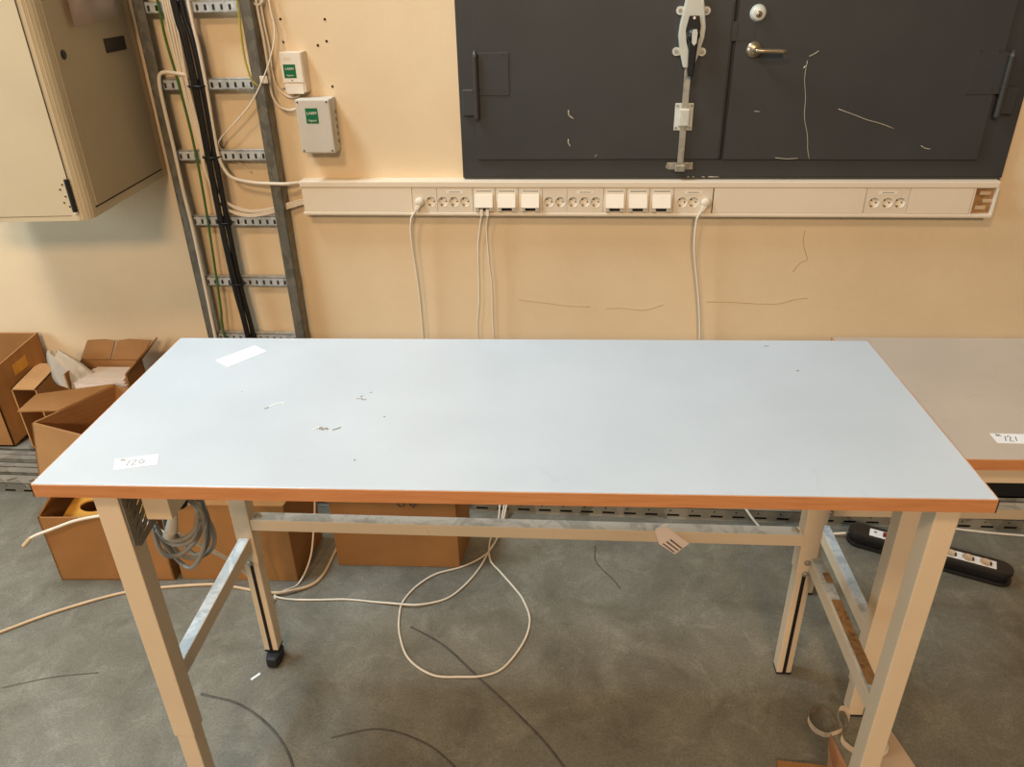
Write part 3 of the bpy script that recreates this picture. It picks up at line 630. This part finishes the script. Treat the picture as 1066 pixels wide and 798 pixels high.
def sock_module(u0, u1, cents, plate):
    ol = [w(u0+.0006, 0.044, 0.9625), w(u1-.0006, 0.044, 0.9625), w(u1-.0006, 0.044, 1.0475), w(u0+.0006, 0.044, 1.0475)]
    R_ = 0.0172
    md = MB().prism(ol, w(0, 0.0095, 0), [circle(w(c, 0.044, 0.999), R_, UX, UZ, 24) for c in cents]).build('socket_module', 'white2', t)
    for c in cents:
        cup = MB().lathe([(0, 0.0012), (R_*0.93, 0.0012), (R_*0.97, 0.010), (R_+0.0016, 0.0125), (R_+0.0022, 0.0115), (R_+0.0022, 0.0098)], out_of_wall(c, 0.0415, 0.999), 24).build('socket', 'white', md)
        for a in (135, -10):
            a = math.radians(a)
            MB().cyl(w(c+0.0095*math.cos(a), 0.0425, 0.999+0.0095*math.sin(a)), w(c+0.0095*math.cos(a), 0.0434, 0.999+0.0095*math.sin(a)), 0.0026, 10).build('pin_hole', 'slot', cup)
        a = math.radians(242)
        MB().wbox(c+0.0135*math.cos(a)-0.0028, c+0.0135*math.cos(a)+0.0028, 0.0425, 0.0535, 0.999+0.0135*math.sin(a)-0.0024, 0.999+0.0135*math.sin(a)+0.0024).build('earth_clip', 'brass', cup)
    if plate:
        uc = (u0+u1)/2
        MB().wbox(uc-0.030, uc+0.030, 0.0535, 0.0541, 1.0275, 1.0385).build('label_plate', 'white', md)
        b = MB()
        for k in range(6): b.wbox(uc-0.018+k*0.0062, uc-0.0135+k*0.0062, 0.0541, 0.0544, 1.0315, 1.0350)
        b.build('small_print', 'inkl', md)
def data_module(u0, u1):
    md = MB().wbox(u0+.0006, u1-.0006, 0.040, 0.0525, 0.9625, 1.0475, 0.001).build('data_module', 'white2', t)
    uc = (u0+u1)/2
    MB().wbox(uc-0.031, uc+0.031, 0.0525, 0.0532, 1.030, 1.0415).build('label_plate', 'white', md)
    b = MB()
    for k in range(9): b.wbox(uc-0.026+k*0.006, uc-0.0215+k*0.006, 0.0532, 0.0535, 1.0345, 1.0375)
    b.build('small_print', 'ink', md)
    hood = MB().prism([w(uc-0.031, 0.0525, 0.982), w(uc-0.031, 0.0525, 1.0265), w(uc-0.031, 0.060, 1.0265), w(uc-0.031, 0.072, 0.984), w(uc-0.031, 0.072, 0.982)], (0.062, 0, 0), bev=0.001).build('hood', 'white', md)
    MB().wbox(uc-0.031, uc-0.018, 0.0525, 0.066, 0.969, 0.982).wbox(uc+0.018, uc+0.031, 0.0525, 0.066, 0.969, 0.982).build('cheek', 'greybox', md)
    MB().wbox(uc-0.018, uc+0.018, 0.0525, 0.060, 0.970, 0.982).build('jack_opening', 'slot', md)
sock_module(0.388, 0.476, [0.414, 0.453], False)
sock_module(0.476, 0.602, [0.496, 0.535, 0.574], True)
for u0, u1 in ((0.602, 0.681), (0.681, 0.761), (0.761, 0.845)): data_module(u0, u1)
sock_module(0.845, 0.929, [0.867, 0.906], False)
sock_module(0.929, 1.054, [0.950, 0.990, 1.028], True)
for u0, u1 in ((1.054, 1.133), (1.133, 1.211), (1.211, 1.292)): data_module(u0, u1)
sock_module(1.292, 1.422, [1.321, 1.359, 1.401], True)
sock_module(1.922, 2.061, [1.952, 1.995, 2.035], True)
# open end of the trunking
MB().wbox(2.262, 2.268, 0.040, 0.0535, 0.9625, 1.0475).build('end_edge', 'trunk', t)
MB().wbox(2.268, 2.332, 0.0402, 0.042, 0.9635, 1.0465).build('bare_channel', 'tapewear', t)
for z, u in ((1.030, 2.285), (1.005, 2.300), (0.982, 2.280)):
    MB().wbox(u, u+0.034, 0.042, 0.047, z-0.006, z+0.006, 0.001).build('clip', 'cbeige', t)
MB().wbox(2.331, 2.338, 0.040, 0.0545, 0.955, 1.066, 0.001).build('end_cap', 'white', t)

# ---- plugs and cords hanging from the trunking
def plug_cord(label, u, mat, pts, fpts, r=0.0042):
    """round mains plug in a socket, cord down the wall and on along world points"""
    t = thing('mains_cable', label, 'mains cable', w(u, 0.054, 0.999), WALL)
    b = MB(); b.lathe([(0, 0.013), (0.013, 0.012), (0.0162, 0.008), (0.0165, 0.0), (0.0160, -0.010)], out_of_wall(u, 0.0545, 0.999), 24)
    b.prism([w(u-0.013, 0.055, 0.992), w(u+0.007, 0.055, 0.990), w(u-0.007, 0.057, 0.968), w(u-0.019, 0.057, 0.970)], w(0, 0.012, 0), bev=0.004)
    b.build('plug', mat, t)
    inv = WALL.inverted()
    P = [w(*p) for p in pts] + [inv @ Vector(p) for p in fpts]
    MB().tube(P, r, 8, smooth=6).build('cord', mat, t)
    return t
plug_cord('white mains cord plugged into the leftmost socket of the trunking', 0.414, 'cwhite', [(0.402, .063, .972), (0.388, .066, .955), (0.379, .066, .93), (0.374, .060, .857), (0.383, .050, .673), (0.384, .045, .468), (0.384, .05, .12), (0.37, .12, .01)], [(0.34, 1.50, .006), (0.25, 1.42, 0.006)])
plug_cord('white mains cord plugged into the trunking left of the blank panel, feeding the power strip', 1.401, 'cwhite', [(1.388, .063, .972), (1.378, .066, .955), (1.374, .064, .93), (1.378, .058, .83), (1.410, .048, .65), (1.430, .045, .489), (1.45, .05, .20), (1.47, .10, .03)],
          [(1.50, 1.45, .06), (1.505, 1.30, .085), (1.545, 1.16, .06), (1.60, 1.09, .012), (1.66, 1.065, .006), (1.75, 1.072, .006), (1.83, 1.075, .010), (1.872, 1.068, .02)])
def patch(label, pts, fpts, r=0.0032, group=None):
    t = thing('network_cable', label, 'network cable', w(*pts[0]), WALL, group)
    u, o, z = pts[0]
    MB().wbox(u-0.0055, u+0.0055, o-0.006, o+0.004, z-0.020, z+0.004, 0.001).build('connector', 'white', t)
    inv = WALL.inverted()
    MB().tube([w(u, o, z-0.018)] + [w(*p) for p in pts[1:]] + [inv @ Vector(p) for p in fpts], r, 8, smooth=7).build('cord', 'cwhite', t)
    return t
patch('white network cable from the left jack, ending in the round loop on the floor', (( 0.632, .064, .972), (0.630, .060, .945), (0.622, .052, .90), (0.612, .046, .823), (0.608, .044, .638), (0.596, .044, .472), (0.62, .05, .15), (0.66, .12, .02)),
      [(0.69, 1.45, .055), (0.712, 1.30, .062), (0.716, 1.20, .055), (0.705, 1.08, .008), (0.688, 0.99, .004), (0.655, 0.93, .004), (0.591, 0.879, .004), (0.515, 0.845, .004), (0.462, 0.790, .004), (0.430, 0.722, .004), (0.428, 0.665, .004), (0.443, 0.586, .004), (0.484, 0.499, .004), (0.56, 0.444, .004), (0.64, 0.440, .004), (0.705, 0.447, .004), (0.757, 0.478, .004), (0.807, 0.570, .004), (0.822, 0.656, .004), (0.800, 0.735, .004), (0.768, 0.79, .004), (0.72, 0.86, .004), (0.683, 0.915, .006), (0.675, 1.0, .011), (0.695, 1.09, .014), (0.70, 1.18, .058), (0.70, 1.28, .064)])
patch('white network cable from the right jack, running left along the floor past the bench leg', ((0.653, .064, .972), (0.652, .060, .945), (0.646, .052, .895), (0.650, .046, .78), (0.657, .044, .677), (0.658, .044, .474), (0.69, .05, .15), (0.73, .12, .02)),
      [(0.745, 1.45, .055), (0.735, 1.30, .062), (0.728, 1.20, .058), (0.712, 1.10, .010), (0.699, 1.02, .010), (0.675, 0.95, .011), (0.653, 0.881, .004), (0.62, 0.81, .004), (0.576, 0.748, .004), (0.53, 0.720, .004), (0.47, 0.700, .010), (0.40, 0.706, .008), (0.342, 0.714, .004), (0.25, 0.722, .004), (0.16, 0.717, .004), (0.075, 0.716, .004), (0.028, 0.726, .004), (0.024, 0.738, .004), (0.050, 0.757, .004), (0.082, 0.79, .004), (0.105, 0.86, .05), (0.110, 0.93, .14), (0.112, 1.00, .24), (0.14, 1.08, .31), (0.20, 1.20, .30), (0.24, 1.36, .10), (0.26, 1.45, .06)])

# ================================================================== FLOOR THINGS BY THE WALL
# ---- loose steel rails lying along the wall
RL0, RL1 = -2.1, 3.1
def rail_c(o0, o1, z0, z1, name_label, slots=True, tilt=0.0, u0=RL0, u1=RL1, top_slots=False):
    t = thing('steel_rail', name_label, 'rail', w((u0+u1)/2, o0, z0), WALL, 'steel rails lying along the wall')
    T = 0.0022; hh = z1-z0; b = MB()
    if slots:
        hs = []; n = int((u1-u0)/0.075)
        for k in range(n):
            uc = u0+0.05+k*0.075; zc = z0+hh*0.30
            hs.append([w(uc-0.021, o1, zc-0.0045), w(uc+0.021, o1, zc-0.0045), w(uc+0.021, o1, zc+0.0045), w(uc-0.021, o1, zc+0.0045)])
            if k % 1 == 0 and u0 < -1:
                zc = z0+hh*0.72; hs.append(circle(w(uc-0.01, o1, zc), 0.0035, UX, UZ, 8))
        b.prism([w(u0, o1, z0), w(u1, o1, z0), w(u1, o1, z1), w(u0, o1, z1)], w(0, -T, 0), hs)
    else: b.wbox(u0, u1, o1-T, o1, z0, z1)
    if top_slots:
        hs = []; n = int((u1-u0)/0.09)
        for k in range(n):
            uc = u0+0.05+k*0.09; oc = (o0+o1)/2
            hs.append([w(uc-0.020, oc+0.008, z1), w(uc-0.012, oc+0.012, z1), w(uc+0.016, oc-0.004, z1), w(uc+0.010, oc-0.010, z1)])
        b.prism([w(u0, o0, z1), w(u1, o0, z1), w(u1, o1, z1), w(u0, o1, z1)], w(0, 0, -T), hs)
    else: b.wbox(u0, u1, o0, o1, z1-T, z1)
    b.wbox(u0, u1, o0, o0+T, z0, z1); b.wbox(u0, u1, o1-T, o1+0.006, z0, z0+T); b.wbox(u0, u1, o0, o0+0.008, z0, z0+T)
    b.build('channel', 'rail', t)
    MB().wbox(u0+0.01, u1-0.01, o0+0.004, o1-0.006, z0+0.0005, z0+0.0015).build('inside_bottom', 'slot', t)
rail_c(0.445, 0.500, 0.0, 0.046, 'slotted steel rail at the front of the bundle along the wall', True, top_slots=True)
rail_c(0.400, 0.436, 0.0, 0.050, 'steel rail second from the front of the bundle along the wall', False)
rail_c(0.362, 0.392, 0.0, 0.044, 'steel rail third from the front of the bundle along the wall', False)
rail_c(0.322, 0.356, 0.0, 0.054, 'steel rail fourth from the front of the bundle along the wall', False)
rail_c(0.285, 0.316, 0.0, 0.048, 'steel rail fifth from the front of the bundle along the wall', False)
rail_c(0.190, 0.278, 0.0, 0.050, 'wide steel rail at the back of the bundle next to the wall', False)

# ---- cartons
def carton(label, o, ex, ey, ez, mat='card', T=0.006, flaps=(), front=1.0, frame=WORLD):
    """open box: o = bottom front-left corner, ex width, ey depth, ez height vectors"""
    o, ex, ey, ez = map(Vector, (o, ex, ey, ez)); ux, uy = ex.normalized(), ey.normalized()
    t = thing('cardboard_box', label, 'box', o, frame)
    b = MB(); b.par(o, ex, ey, ez.normalized()*0.005)
    b.par(o, ex, uy*T, ez*front); b.par(o+ey-uy*T, ex, uy*T, ez); b.par(o, ux*T, ey, ez); b.par(o+ex-ux*T, ux*T, ey, ez)
    b.build('carton', mat, t)
    for fl in flaps:      # list of 4 corner points; a slightly uneven sheet
        P = [Vector(p) for p in fl]; n = (P[1]-P[0]).cross(P[3]-P[0]).normalized()*0.005
        bb = MB(); 
        bb.prism(P, n) if len(P) > 4 else bb.par(P[0], P[1]-P[0], P[3]-P[0], n) if ((P[1]-P[0])+(P[3]-P[0])-(P[2]-P[0])).length < 0.01 else bb.prism(P, n)
        bb.build('flap', mat, t)
    return t
def closed_carton(label, o, ex, ey, ez, mat='card2', tape=True):
    o, ex, ey, ez = map(Vector, (o, ex, ey, ez))
    t = thing('cardboard_box', label, 'box', o)
    MB().par(o, ex, ey, ez, 0.003).build('carton', mat, t)
    return t
# box A: low open box under the front-left corner of the bench
AO = Vector((-0.700, 0.782, 0.0))
A = carton('low open cardboard box on the floor under the front-left corner of the bench', AO, (0.375, 0.010, 0), (-0.01, 0.30, 0), (0, 0, 0.252), 'card2',
       flaps=[[(-0.704, 0.79, 0.252), (-0.704, 1.05, 0.252), (-0.640, 1.06, 0.335), (-0.640, 0.80, 0.335)]])
t = thing('cardboard_sheet', 'yellowish cardboard sheet with an oval hand hole lying in the low open box', 'cardboard', (-0.5, 0.80, 0.21))
pz = lambda x, y: Vector((x, y, 0.212+(y-0.80)*0.055/0.18))
MB().prism([pz(-0.655, 0.795), pz(-0.36, 0.795), pz(-0.36, 1.0), pz(-0.630, 1.0), pz(-0.648, 0.89)], (0, 0, 0.005), [[pz(-0.573+0.042*math.cos(k*PI/9), 0.866+0.022*math.sin(k*PI/9)) for k in range(18)]]).build('sheet', 'cardy', t)
# second box, behind the rear-left leg
b2 = closed_carton('closed cardboard box on the floor behind the rear-left bench leg', (-0.305, 0.800, 0), (0.380, 0.0, 0), (0.02, 0.22, 0), (0, 0, 0.30), 'card2')
MB().par((0.0765, 0.86, 0.13), (0.006, 0.066, 0), (0.0, 0, 0.10), (0.001, 0, 0)).build('pasted_label', 'paperp', b2)
# third box with handwriting
b3 = closed_carton('closed ochre cardboard box with handwriting, standing under the middle of the crossbar', (0.186, 0.880, 0), (0.400, 0.0, 0), (0.02, 0.16, 0), (0, 0, 0.285), 'card2')
hb = MB()
for L in ([(0.415, 0.266), (0.405, 0.256), (0.412, 0.244), (0.425, 0.250), (0.422, 0.264), (0.415, 0.266)], [(0.440, 0.268), (0.447, 0.246), (0.458, 0.268)], [(0.452, 0.240), (0.470, 0.266)]):
    hb.tube([(x, 0.8795, z) for x, z in L], 0.0018, 5, smooth=4)
hb.build('handwriting', 'ink', b3)
MB().prism([(0.588, 0.90, 0.284), (0.700, 0.93, 0.284), (0.705, 0.96, 0.235), (0.600, 0.93, 0.225)], (0, 0.005, 0.001)).build('flap', 'card', b3)
# box B: tall skewed box at the left end of the bench
z0 = 0.0512
TF, TBk = Vector((-0.911, 1.150, 0.368)), Vector((-0.752, 1.420, 0.372))
exB = Vector((0.285, -0.085, -0.012)); ezB = Vector((0.098, -0.045, 0.317))
B = carton('tall open cardboard box with a folded-out flap, leaning on the rails left of the bench', TF-ezB, exB, TBk-TF, ezB, 'card',
       flaps=[[TF+Vector((0.05, 0.08, 0.0)), TBk, TBk+Vector((-0.03, 0.02, -0.012)), TF+Vector((-0.075, 0.16, 0.02)), TF+Vector((-0.07, 0.04, 0.018))]])
# box C behind it with papers
CO = Vector((-0.965, 1.452, 0.0545)); cx_, cyv, cz_ = Vector((0.245, 0, 0)), Vector((0.0, 0.125, 0)), Vector((0, 0, 0.345))
cTBL = CO+cyv+cz_; cTBR = cTBL+cx_; cTFR = CO+cx_+cz_
C = carton('open cardboard box full of white sheets, standing against the wall behind the leaning box', CO, cx_, cyv, cz_, 'cardin', front=0.80,
       flaps=[[cTBL+Vector((0, 0, 0)), cTBL+Vector((0.118, 0, 0)), cTBL+Vector((0.132, 0.045, 0.060)), cTBL+Vector((0.09, 0.046, 0.066)), cTBL+Vector((0.02, 0.045, 0.062))],
              [cTBL+Vector((0.122, 0, 0)), cTBR+Vector((0, 0, 0)), cTBR+Vector((0.030, 0.045, 0.062)), cTBL+Vector((0.19, 0.046, 0.068)), cTBL+Vector((0.142, 0.045, 0.060))],
              [cTBR, cTFR, cTFR+Vector((0.055, 0.0, 0.055)), cTBR+Vector((0.075, 0.02, 0.085))]])
for k in range(4):
    zz = 0.352+k*0.0065; d = (k % 2)*0.006
    MB().par((-0.945+d+0.012*k, 1.462, zz), (0.20-0.012*k, 0.0, 0.0), (0.006, 0.098, 0.0), (0, 0, 0.005), 0.0012).build('foam_sheet', 'sheet', None, WORLD, (-0.85, 1.51, zz), 'white packing sheet in the open box by the wall, %s in the stack' % ['lowest', 'second from bottom', 'third from bottom', 'topmost'][k], 'sheet', 'packing sheets in the open box')
MB().par((-0.945, 1.462, 0.06), (0.21, 0, 0), (0, 0.105, 0), (0, 0, 0.29), 0.004).build('packing_bundle', 'sheet', None, WORLD, (-0.85, 1.51, 0.06), 'white packing bundle filling the open box below the sheets', 'bundle')
# plastic bag
bb = MB(); NR, NC = 14, 20
rows = []
for j in range(NR):
    tj = j/(NR-1); row = []
    cxp = -1.005+0.055*(1-tj)+0.01; cyp = 1.505; zz = 0.33+0.135*tj
    rx = 0.070*(1-tj)**0.8+0.022; ry = 0.034*(1-tj)+0.012
    for i in range(NC):
        a = 2*PI*i/NC; q = 1+0.16*math.sin(5*a+3*tj)+0.10*math.sin(9*a-6*tj)
        row.append(bb.b.verts.new((cxp+rx*q*math.cos(a)-0.02*tj, cyp+ry*q*math.sin(a), zz+0.012*math.sin(3*a+2))))
    rows.append(row)
for j in range(NR-1):
    for i in range(NC): f = bb.b.faces.new((rows[j][i], rows[j][(i+1) % NC], rows[j+1][(i+1) % NC], rows[j+1][i])); f.smooth = True
bb.build('plastic_bag', 'bag', None, WORLD, (-0.98, 1.505, 0.33), 'crumpled clear plastic bag sticking up between the cardboard boxes by the wall', 'bag')
# box D, far left
D_ = carton('large open cardboard box at the far left edge against the wall', (-1.78, 1.478, 0.0545), (0.490, 0.0, 0), (0.078, 0.235, 0.072), (0, 0, 0.325), 'card2', flaps=[])
MB().par((-1.40, 1.50, 0.16), (0.0, 0.14, 0.02), (-0.05, 0, 0.02), (0.006, 0, 0.19)).build('inner_divider', 'cardin', D_)
MB().par((-1.2573, 1.575, 0.325), (0.0199, 0.060, 0.018), (0, 0, 0.045), (0.0008, 0, 0)).build('tape_patch', 'cardy', D_)
# narrow box E beside it; front wall left out to shade its face
t = thing('cardboard_box', 'narrow cardboard box squeezed beside the large box at the left, front opened for shade', 'box', (-1.206, 1.465, 0.0545))
o, ex, ey, ez = Vector((-1.206, 1.465, 0.0545)), Vector((0.100, 0, 0)), Vector((-0.035, 0.225, 0)), Vector((0, 0, 0.272))
MB().par(o, ex, ey, (0, 0, 0.005)).par(o+ez-Vector((0, 0, 0.005)), ex, ey, (0, 0, 0.005)).par(o+ey, ex, (0, -0.005, 0), ez).par(o, (0.005, 0, 0), ey, ez).par(o+ex-Vector((0.005, 0, 0)), (0.005, 0, 0), ey, ez).build('carton', 'card', t)

# ---- black power strip
ct = Vector((2.092, 0.966, 0)); ax = Vector((0.4195, -0.195, 0)).normalized(); ay = Vector((-ax.y, ax.x, 0))
PSF = Matrix.Translation(ct) @ Matrix(((ax.x, ay.x, 0, 0), (ax.y, ay.y, 0, 0), (0, 0, 1, 0), (0, 0, 0, 1)))
t = thing('power_strip', 'long black power strip with white outlets on the floor under the grey bench', 'power strip', (0, 0, 0), PSF)
def stadium(L, R, z, n=10):
    pts = []
    for k in range(n+1): a = -PI/2+PI*k/n; pts.append((L/2-R+R*math.cos(a), R*math.sin(a), z))
    for k in range(n+1): a = PI/2+PI*k/n; pts.append((-L/2+R+R*math.cos(a), R*math.sin(a), z))
    return pts
MB().prism(stadium(0.482, 0.040, 0.002), (0, 0, 0.014), bev=0.004).build('base', 'black', t)
MB().prism(stadium(0.455, 0.028, 0.016), (0, 0, 0.016)).build('waist', 'slot', t)
MB().prism(stadium(0.478, 0.038, 0.032), (0, 0, 0.018), bev=0.006).build('top_shell', 'black', t)
pnl = MB().box(-0.175, 0.190, -0.019, 0.019, 0.0495, 0.0515, 0.0008).build('outlet_panel', 'paper', t)
MB().box(-0.135, -0.095, -0.011, 0.011, 0.0515, 0.0555, 0.001).build('rocker_switch', 'red', pnl)
MB().cyl((-0.158, 0.004, 0.0515), (-0.158, 0.004, 0.0525), 0.005, 10).build('fuse_cap', 'brass', pnl)
MB().box(-0.078, -0.068, -0.010, 0.010, 0.0515, 0.0522).build('indicator', 'ink', pnl)
for k in range(5):
    cxk = -0.035+k*0.049
    s_ = MB().lathe([(0, 0.0008), (0.014, 0.0008), (0.0155, 0.003), (0.0175, 0.003), (0.0178, 0)], Matrix.Translation((cxk, 0, 0.0512)), 20).build('outlet', 'beigep', pnl)
    MB().box(cxk+0.011, cxk+0.0155, -0.012, 0.004, 0.0520, 0.0548, 0.001).build('shutter', 'slot', s_)
MB().tube([(2.13, 1.12, .004), (2.19, 1.135, .004), (2.27, 1.118, .004), (2.40, 1.098, .004), (2.60, 1.08, .004), (3.0, 1.06, .004)], 0.0042, 8, smooth=6).build('white_cable', 'cwhite', None, WORLD, (2.26, 1.035, .004), 'white cable on the floor running off to the right under the grey bench', 'cable')

# ---- coiled grey cable hung under the bench
t = thing('coiled_cable', 'coil of grey cable with plug hanging under the left end of the front bench', 'cable', (0.14, 0.20, 0.83))
b = MB()
def coil(cx, cz, a, h, y, ph_, tw): return [(cx+a*math.cos(k*2*PI/14)*(1+0.06*math.sin(k+ph_))+tw*math.sin(k*2*PI/14), y+0.012*math.sin(k*2*PI/14*2+ph_), cz+h*math.sin(k*2*PI/14)) for k in range(14)]
for cx, cz, a, h, y, p_, tw in ((0.128, 0.722, 0.052, 0.112, 0.185, 0, 0.012), (0.126, 0.735, 0.047, 0.095, 0.20, 1, -0.014), (0.131, 0.745, 0.050, 0.085, 0.17, 2.2, 0.02), (0.128, 0.705, 0.050, 0.090, 0.21, 3.1, -0.004)):
    b.tube(coil(cx, cz, a, h, y, p_, tw), 0.0048, 8, closed=True, smooth=3)
b.tube([(0.09, 0.165, 0.74), (0.105, 0.155, 0.716), (0.135, 0.15, 0.711), (0.165, 0.155, 0.724), (0.180, 0.17, 0.75)], 0.0048, 8)
b.tube([(0.088, 0.166, 0.725), (0.11, 0.156, 0.703), (0.140, 0.15, 0.700), (0.168, 0.157, 0.716), (0.180, 0.17, 0.77), (0.172, 0.19, 0.83), (0.165, 0.20, 0.835)], 0.0048, 8)
b.build('cord', 'cgrey', t)
MB().cyl((0.128, 0.15, 0.735), (0.140, 0.155, 0.775), 0.013, 12, 0.008).cyl((0.118, 0.148, 0.722), (0.128, 0.15, 0.737), 0.010, 10, 0.013).build('plug', 'greybox', t)
MB().cyl((0.150, 0.168, 0.790), (0.158, 0.16, 0.830), 0.016, 12).build('socket_end', 'black', t)

# ---- cables on the floor at the left
MB().tube([(-1.1, 0.30, .005), (-0.93, 0.42, .005), (-0.754, 0.552, .005), (-0.629, 0.642, .005), (-0.477, 0.722, .005), (-0.36, 0.752, .005), (-0.25, 0.768, .005), (-0.168, 0.772, .005), (-0.06, 0.752, .005), (0.0, 0.738, .010), (0.06, 0.742, .012), (0.14, 0.80, .005), (0.16, 0.95, .005), (0.165, 1.1, .005)], 0.0048, 8, smooth=6).build('beige_cable', 'cbeige', None, WORLD, (-0.754, 0.552, .005), 'beige cable across the floor from the left edge past the bench legs', 'cable')
t = thing('white_cable', 'flat white cable strung from the floor over the low open box, its end hanging left', 'cable', (0.02, 0.70, 0.004))
MB().tube([(0.030, 0.716, .008), (0.024, 0.706, .014), (0.019, 0.680, .06), (0.016, 0.61, .20), (0.022, 0.53, .32), (0.050, 0.33, .56), (0.052, 0.26, .64), (0.02, 0.28, .62), (-0.10, 0.45, .49), (-0.30, 0.66, .36), (-0.42, 0.735, .306), (-0.490, 0.770, .2735), (-0.57, 0.768, .255), (-0.64, 0.765, .228), (-0.70, 0.76, .205), (-0.727, 0.757, .192)], 0.004, 8, smooth=6, flat=(0.0050, 0.0050)).build('cord', 'cwhite', t)
MB().cyl((-0.724, 0.757, .194), (-0.752, 0.752, .166), 0.006, 10, 0.0075).build('cable_end', 'cbeige', t)

# ---- litter at the lower right and centre
t = thing('tape_strip', 'curled strip of pale masking tape on the floor by the right bench legs', 'tape', (1.60, 0.32, 0))
b = MB()
def ribbon(pts, h, name, mat, parent):
    m = MB(); P = [Vector(p) for p in pts]; Q = []
    for i in range(len(P)-1):
        p1, p2 = P[i], P[i+1]; p0 = P[i-1] if i else p1*2-p2; p3 = P[i+2] if i+2 < len(P) else p2*2-p1
        for k in range(6):
            s_ = k/6; Q.append(0.5*((2*p1)+(p2-p0)*s_+(2*p0-5*p1+4*p2-p3)*s_*s_+(3*p1-p0-3*p2+p3)*s_**3))
    Q.append(P[-1])
    lo = [m.b.verts.new(q) for q in Q]; hi = [m.b.verts.new(q+Vector((0.002, 0.003, h))) for q in Q]
    for i in range(len(Q)-1): f = m.b.faces.new((lo[i], lo[i+1], hi[i+1], hi[i])); f.smooth = True
    bmesh.ops.solidify(m.b, geom=m.b.faces[:], thickness=0.0007)
    return m.build(name, mat, parent)
ribbon([(1.604, 0.322, .001), (1.606, 0.345, .001), (1.588, 0.366, .001), (1.562, 0.362, .001), (1.545, 0.338, .001), (1.549, 0.308, .001), (1.572, 0.290, .001), (1.598, 0.296, .001), (1.620, 0.306, .001)], 0.014, 'tape_loop', 'tape', t)
ribbon([(1.620, 0.306, .003), (1.612, 0.322, .02), (1.618, 0.342, .03), (1.634, 0.345, .03), (1.640, 0.325, .02), (1.628, 0.305, .005), (1.612, 0.288, .002), (1.612, 0.268, .001), (1.626, 0.250, .001), (1.640, 0.245, .001)], 0.016, 'tape_loop', 'tape', t)
t = thing('beige_paper', 'beige paper scrap on the floor behind the front right bench leg', 'paper', (1.72, 0.25, 0))
MB().prism([(1.65, 0.16, 0.0006), (1.775, 0.14, 0.0006), (1.765, 0.22, 0.0006), (1.745, 0.318, 0.0006), (1.715, 0.315, 0.0006), (1.69, 0.27, 0.0006)], (0, 0, 0.0012)).build('scrap', 'beigep', t)
MB().lathe([(0.017, 0.0), (0.024, 0.0), (0.024, 0.016), (0.017, 0.016), (0.017, 0.0)], Matrix.Translation((1.692, 0.262, 0.0025)), 28).build('tape_roll', 'tape', None, WORLD, (1.692, 0.262, 0.002), 'small roll of pale tape lying on the beige paper by the front right leg', 'tape')
MB().prism([(1.43, 0.10, 0.001), (1.56, 0.10, 0.001), (1.555, 0.205, 0.006), (1.437, 0.216, 0.004)], (0, 0, 0.004)).build('cardboard_piece', 'card2', None, WORLD, (1.49, 0.15, 0.001), 'flat piece of cardboard on the floor at the bottom edge near the right legs', 'cardboard')
MB().prism([(1.552, 0.205, 0.012), (1.560, 0.225, 0.016), (1.564, 0.245, 0.03), (1.578, 0.276, 0.034), (1.590, 0.235, 0.016), (1.602, 0.19, 0.008), (1.56, 0.17, 0.010)], (0.0004, 0.0006, 0.0015)).build('brown_paper', 'brown', None, WORLD, (1.575, 0.22, 0.002), 'torn shard of brown paper standing on the floor left of the front right leg', 'paper')
MB().prism([(0.058, 0.415, 0.0004), (0.063, 0.409, 0.0004), (0.081, 0.431, 0.0004), (0.076, 0.437, 0.0004)], (0, 0, 0.0008)).build('paper_strip', 'paper', None, WORLD, (0.07, 0.422, 0), 'tiny white paper strip on the floor in front of the rear-left bench foot', 'paper')
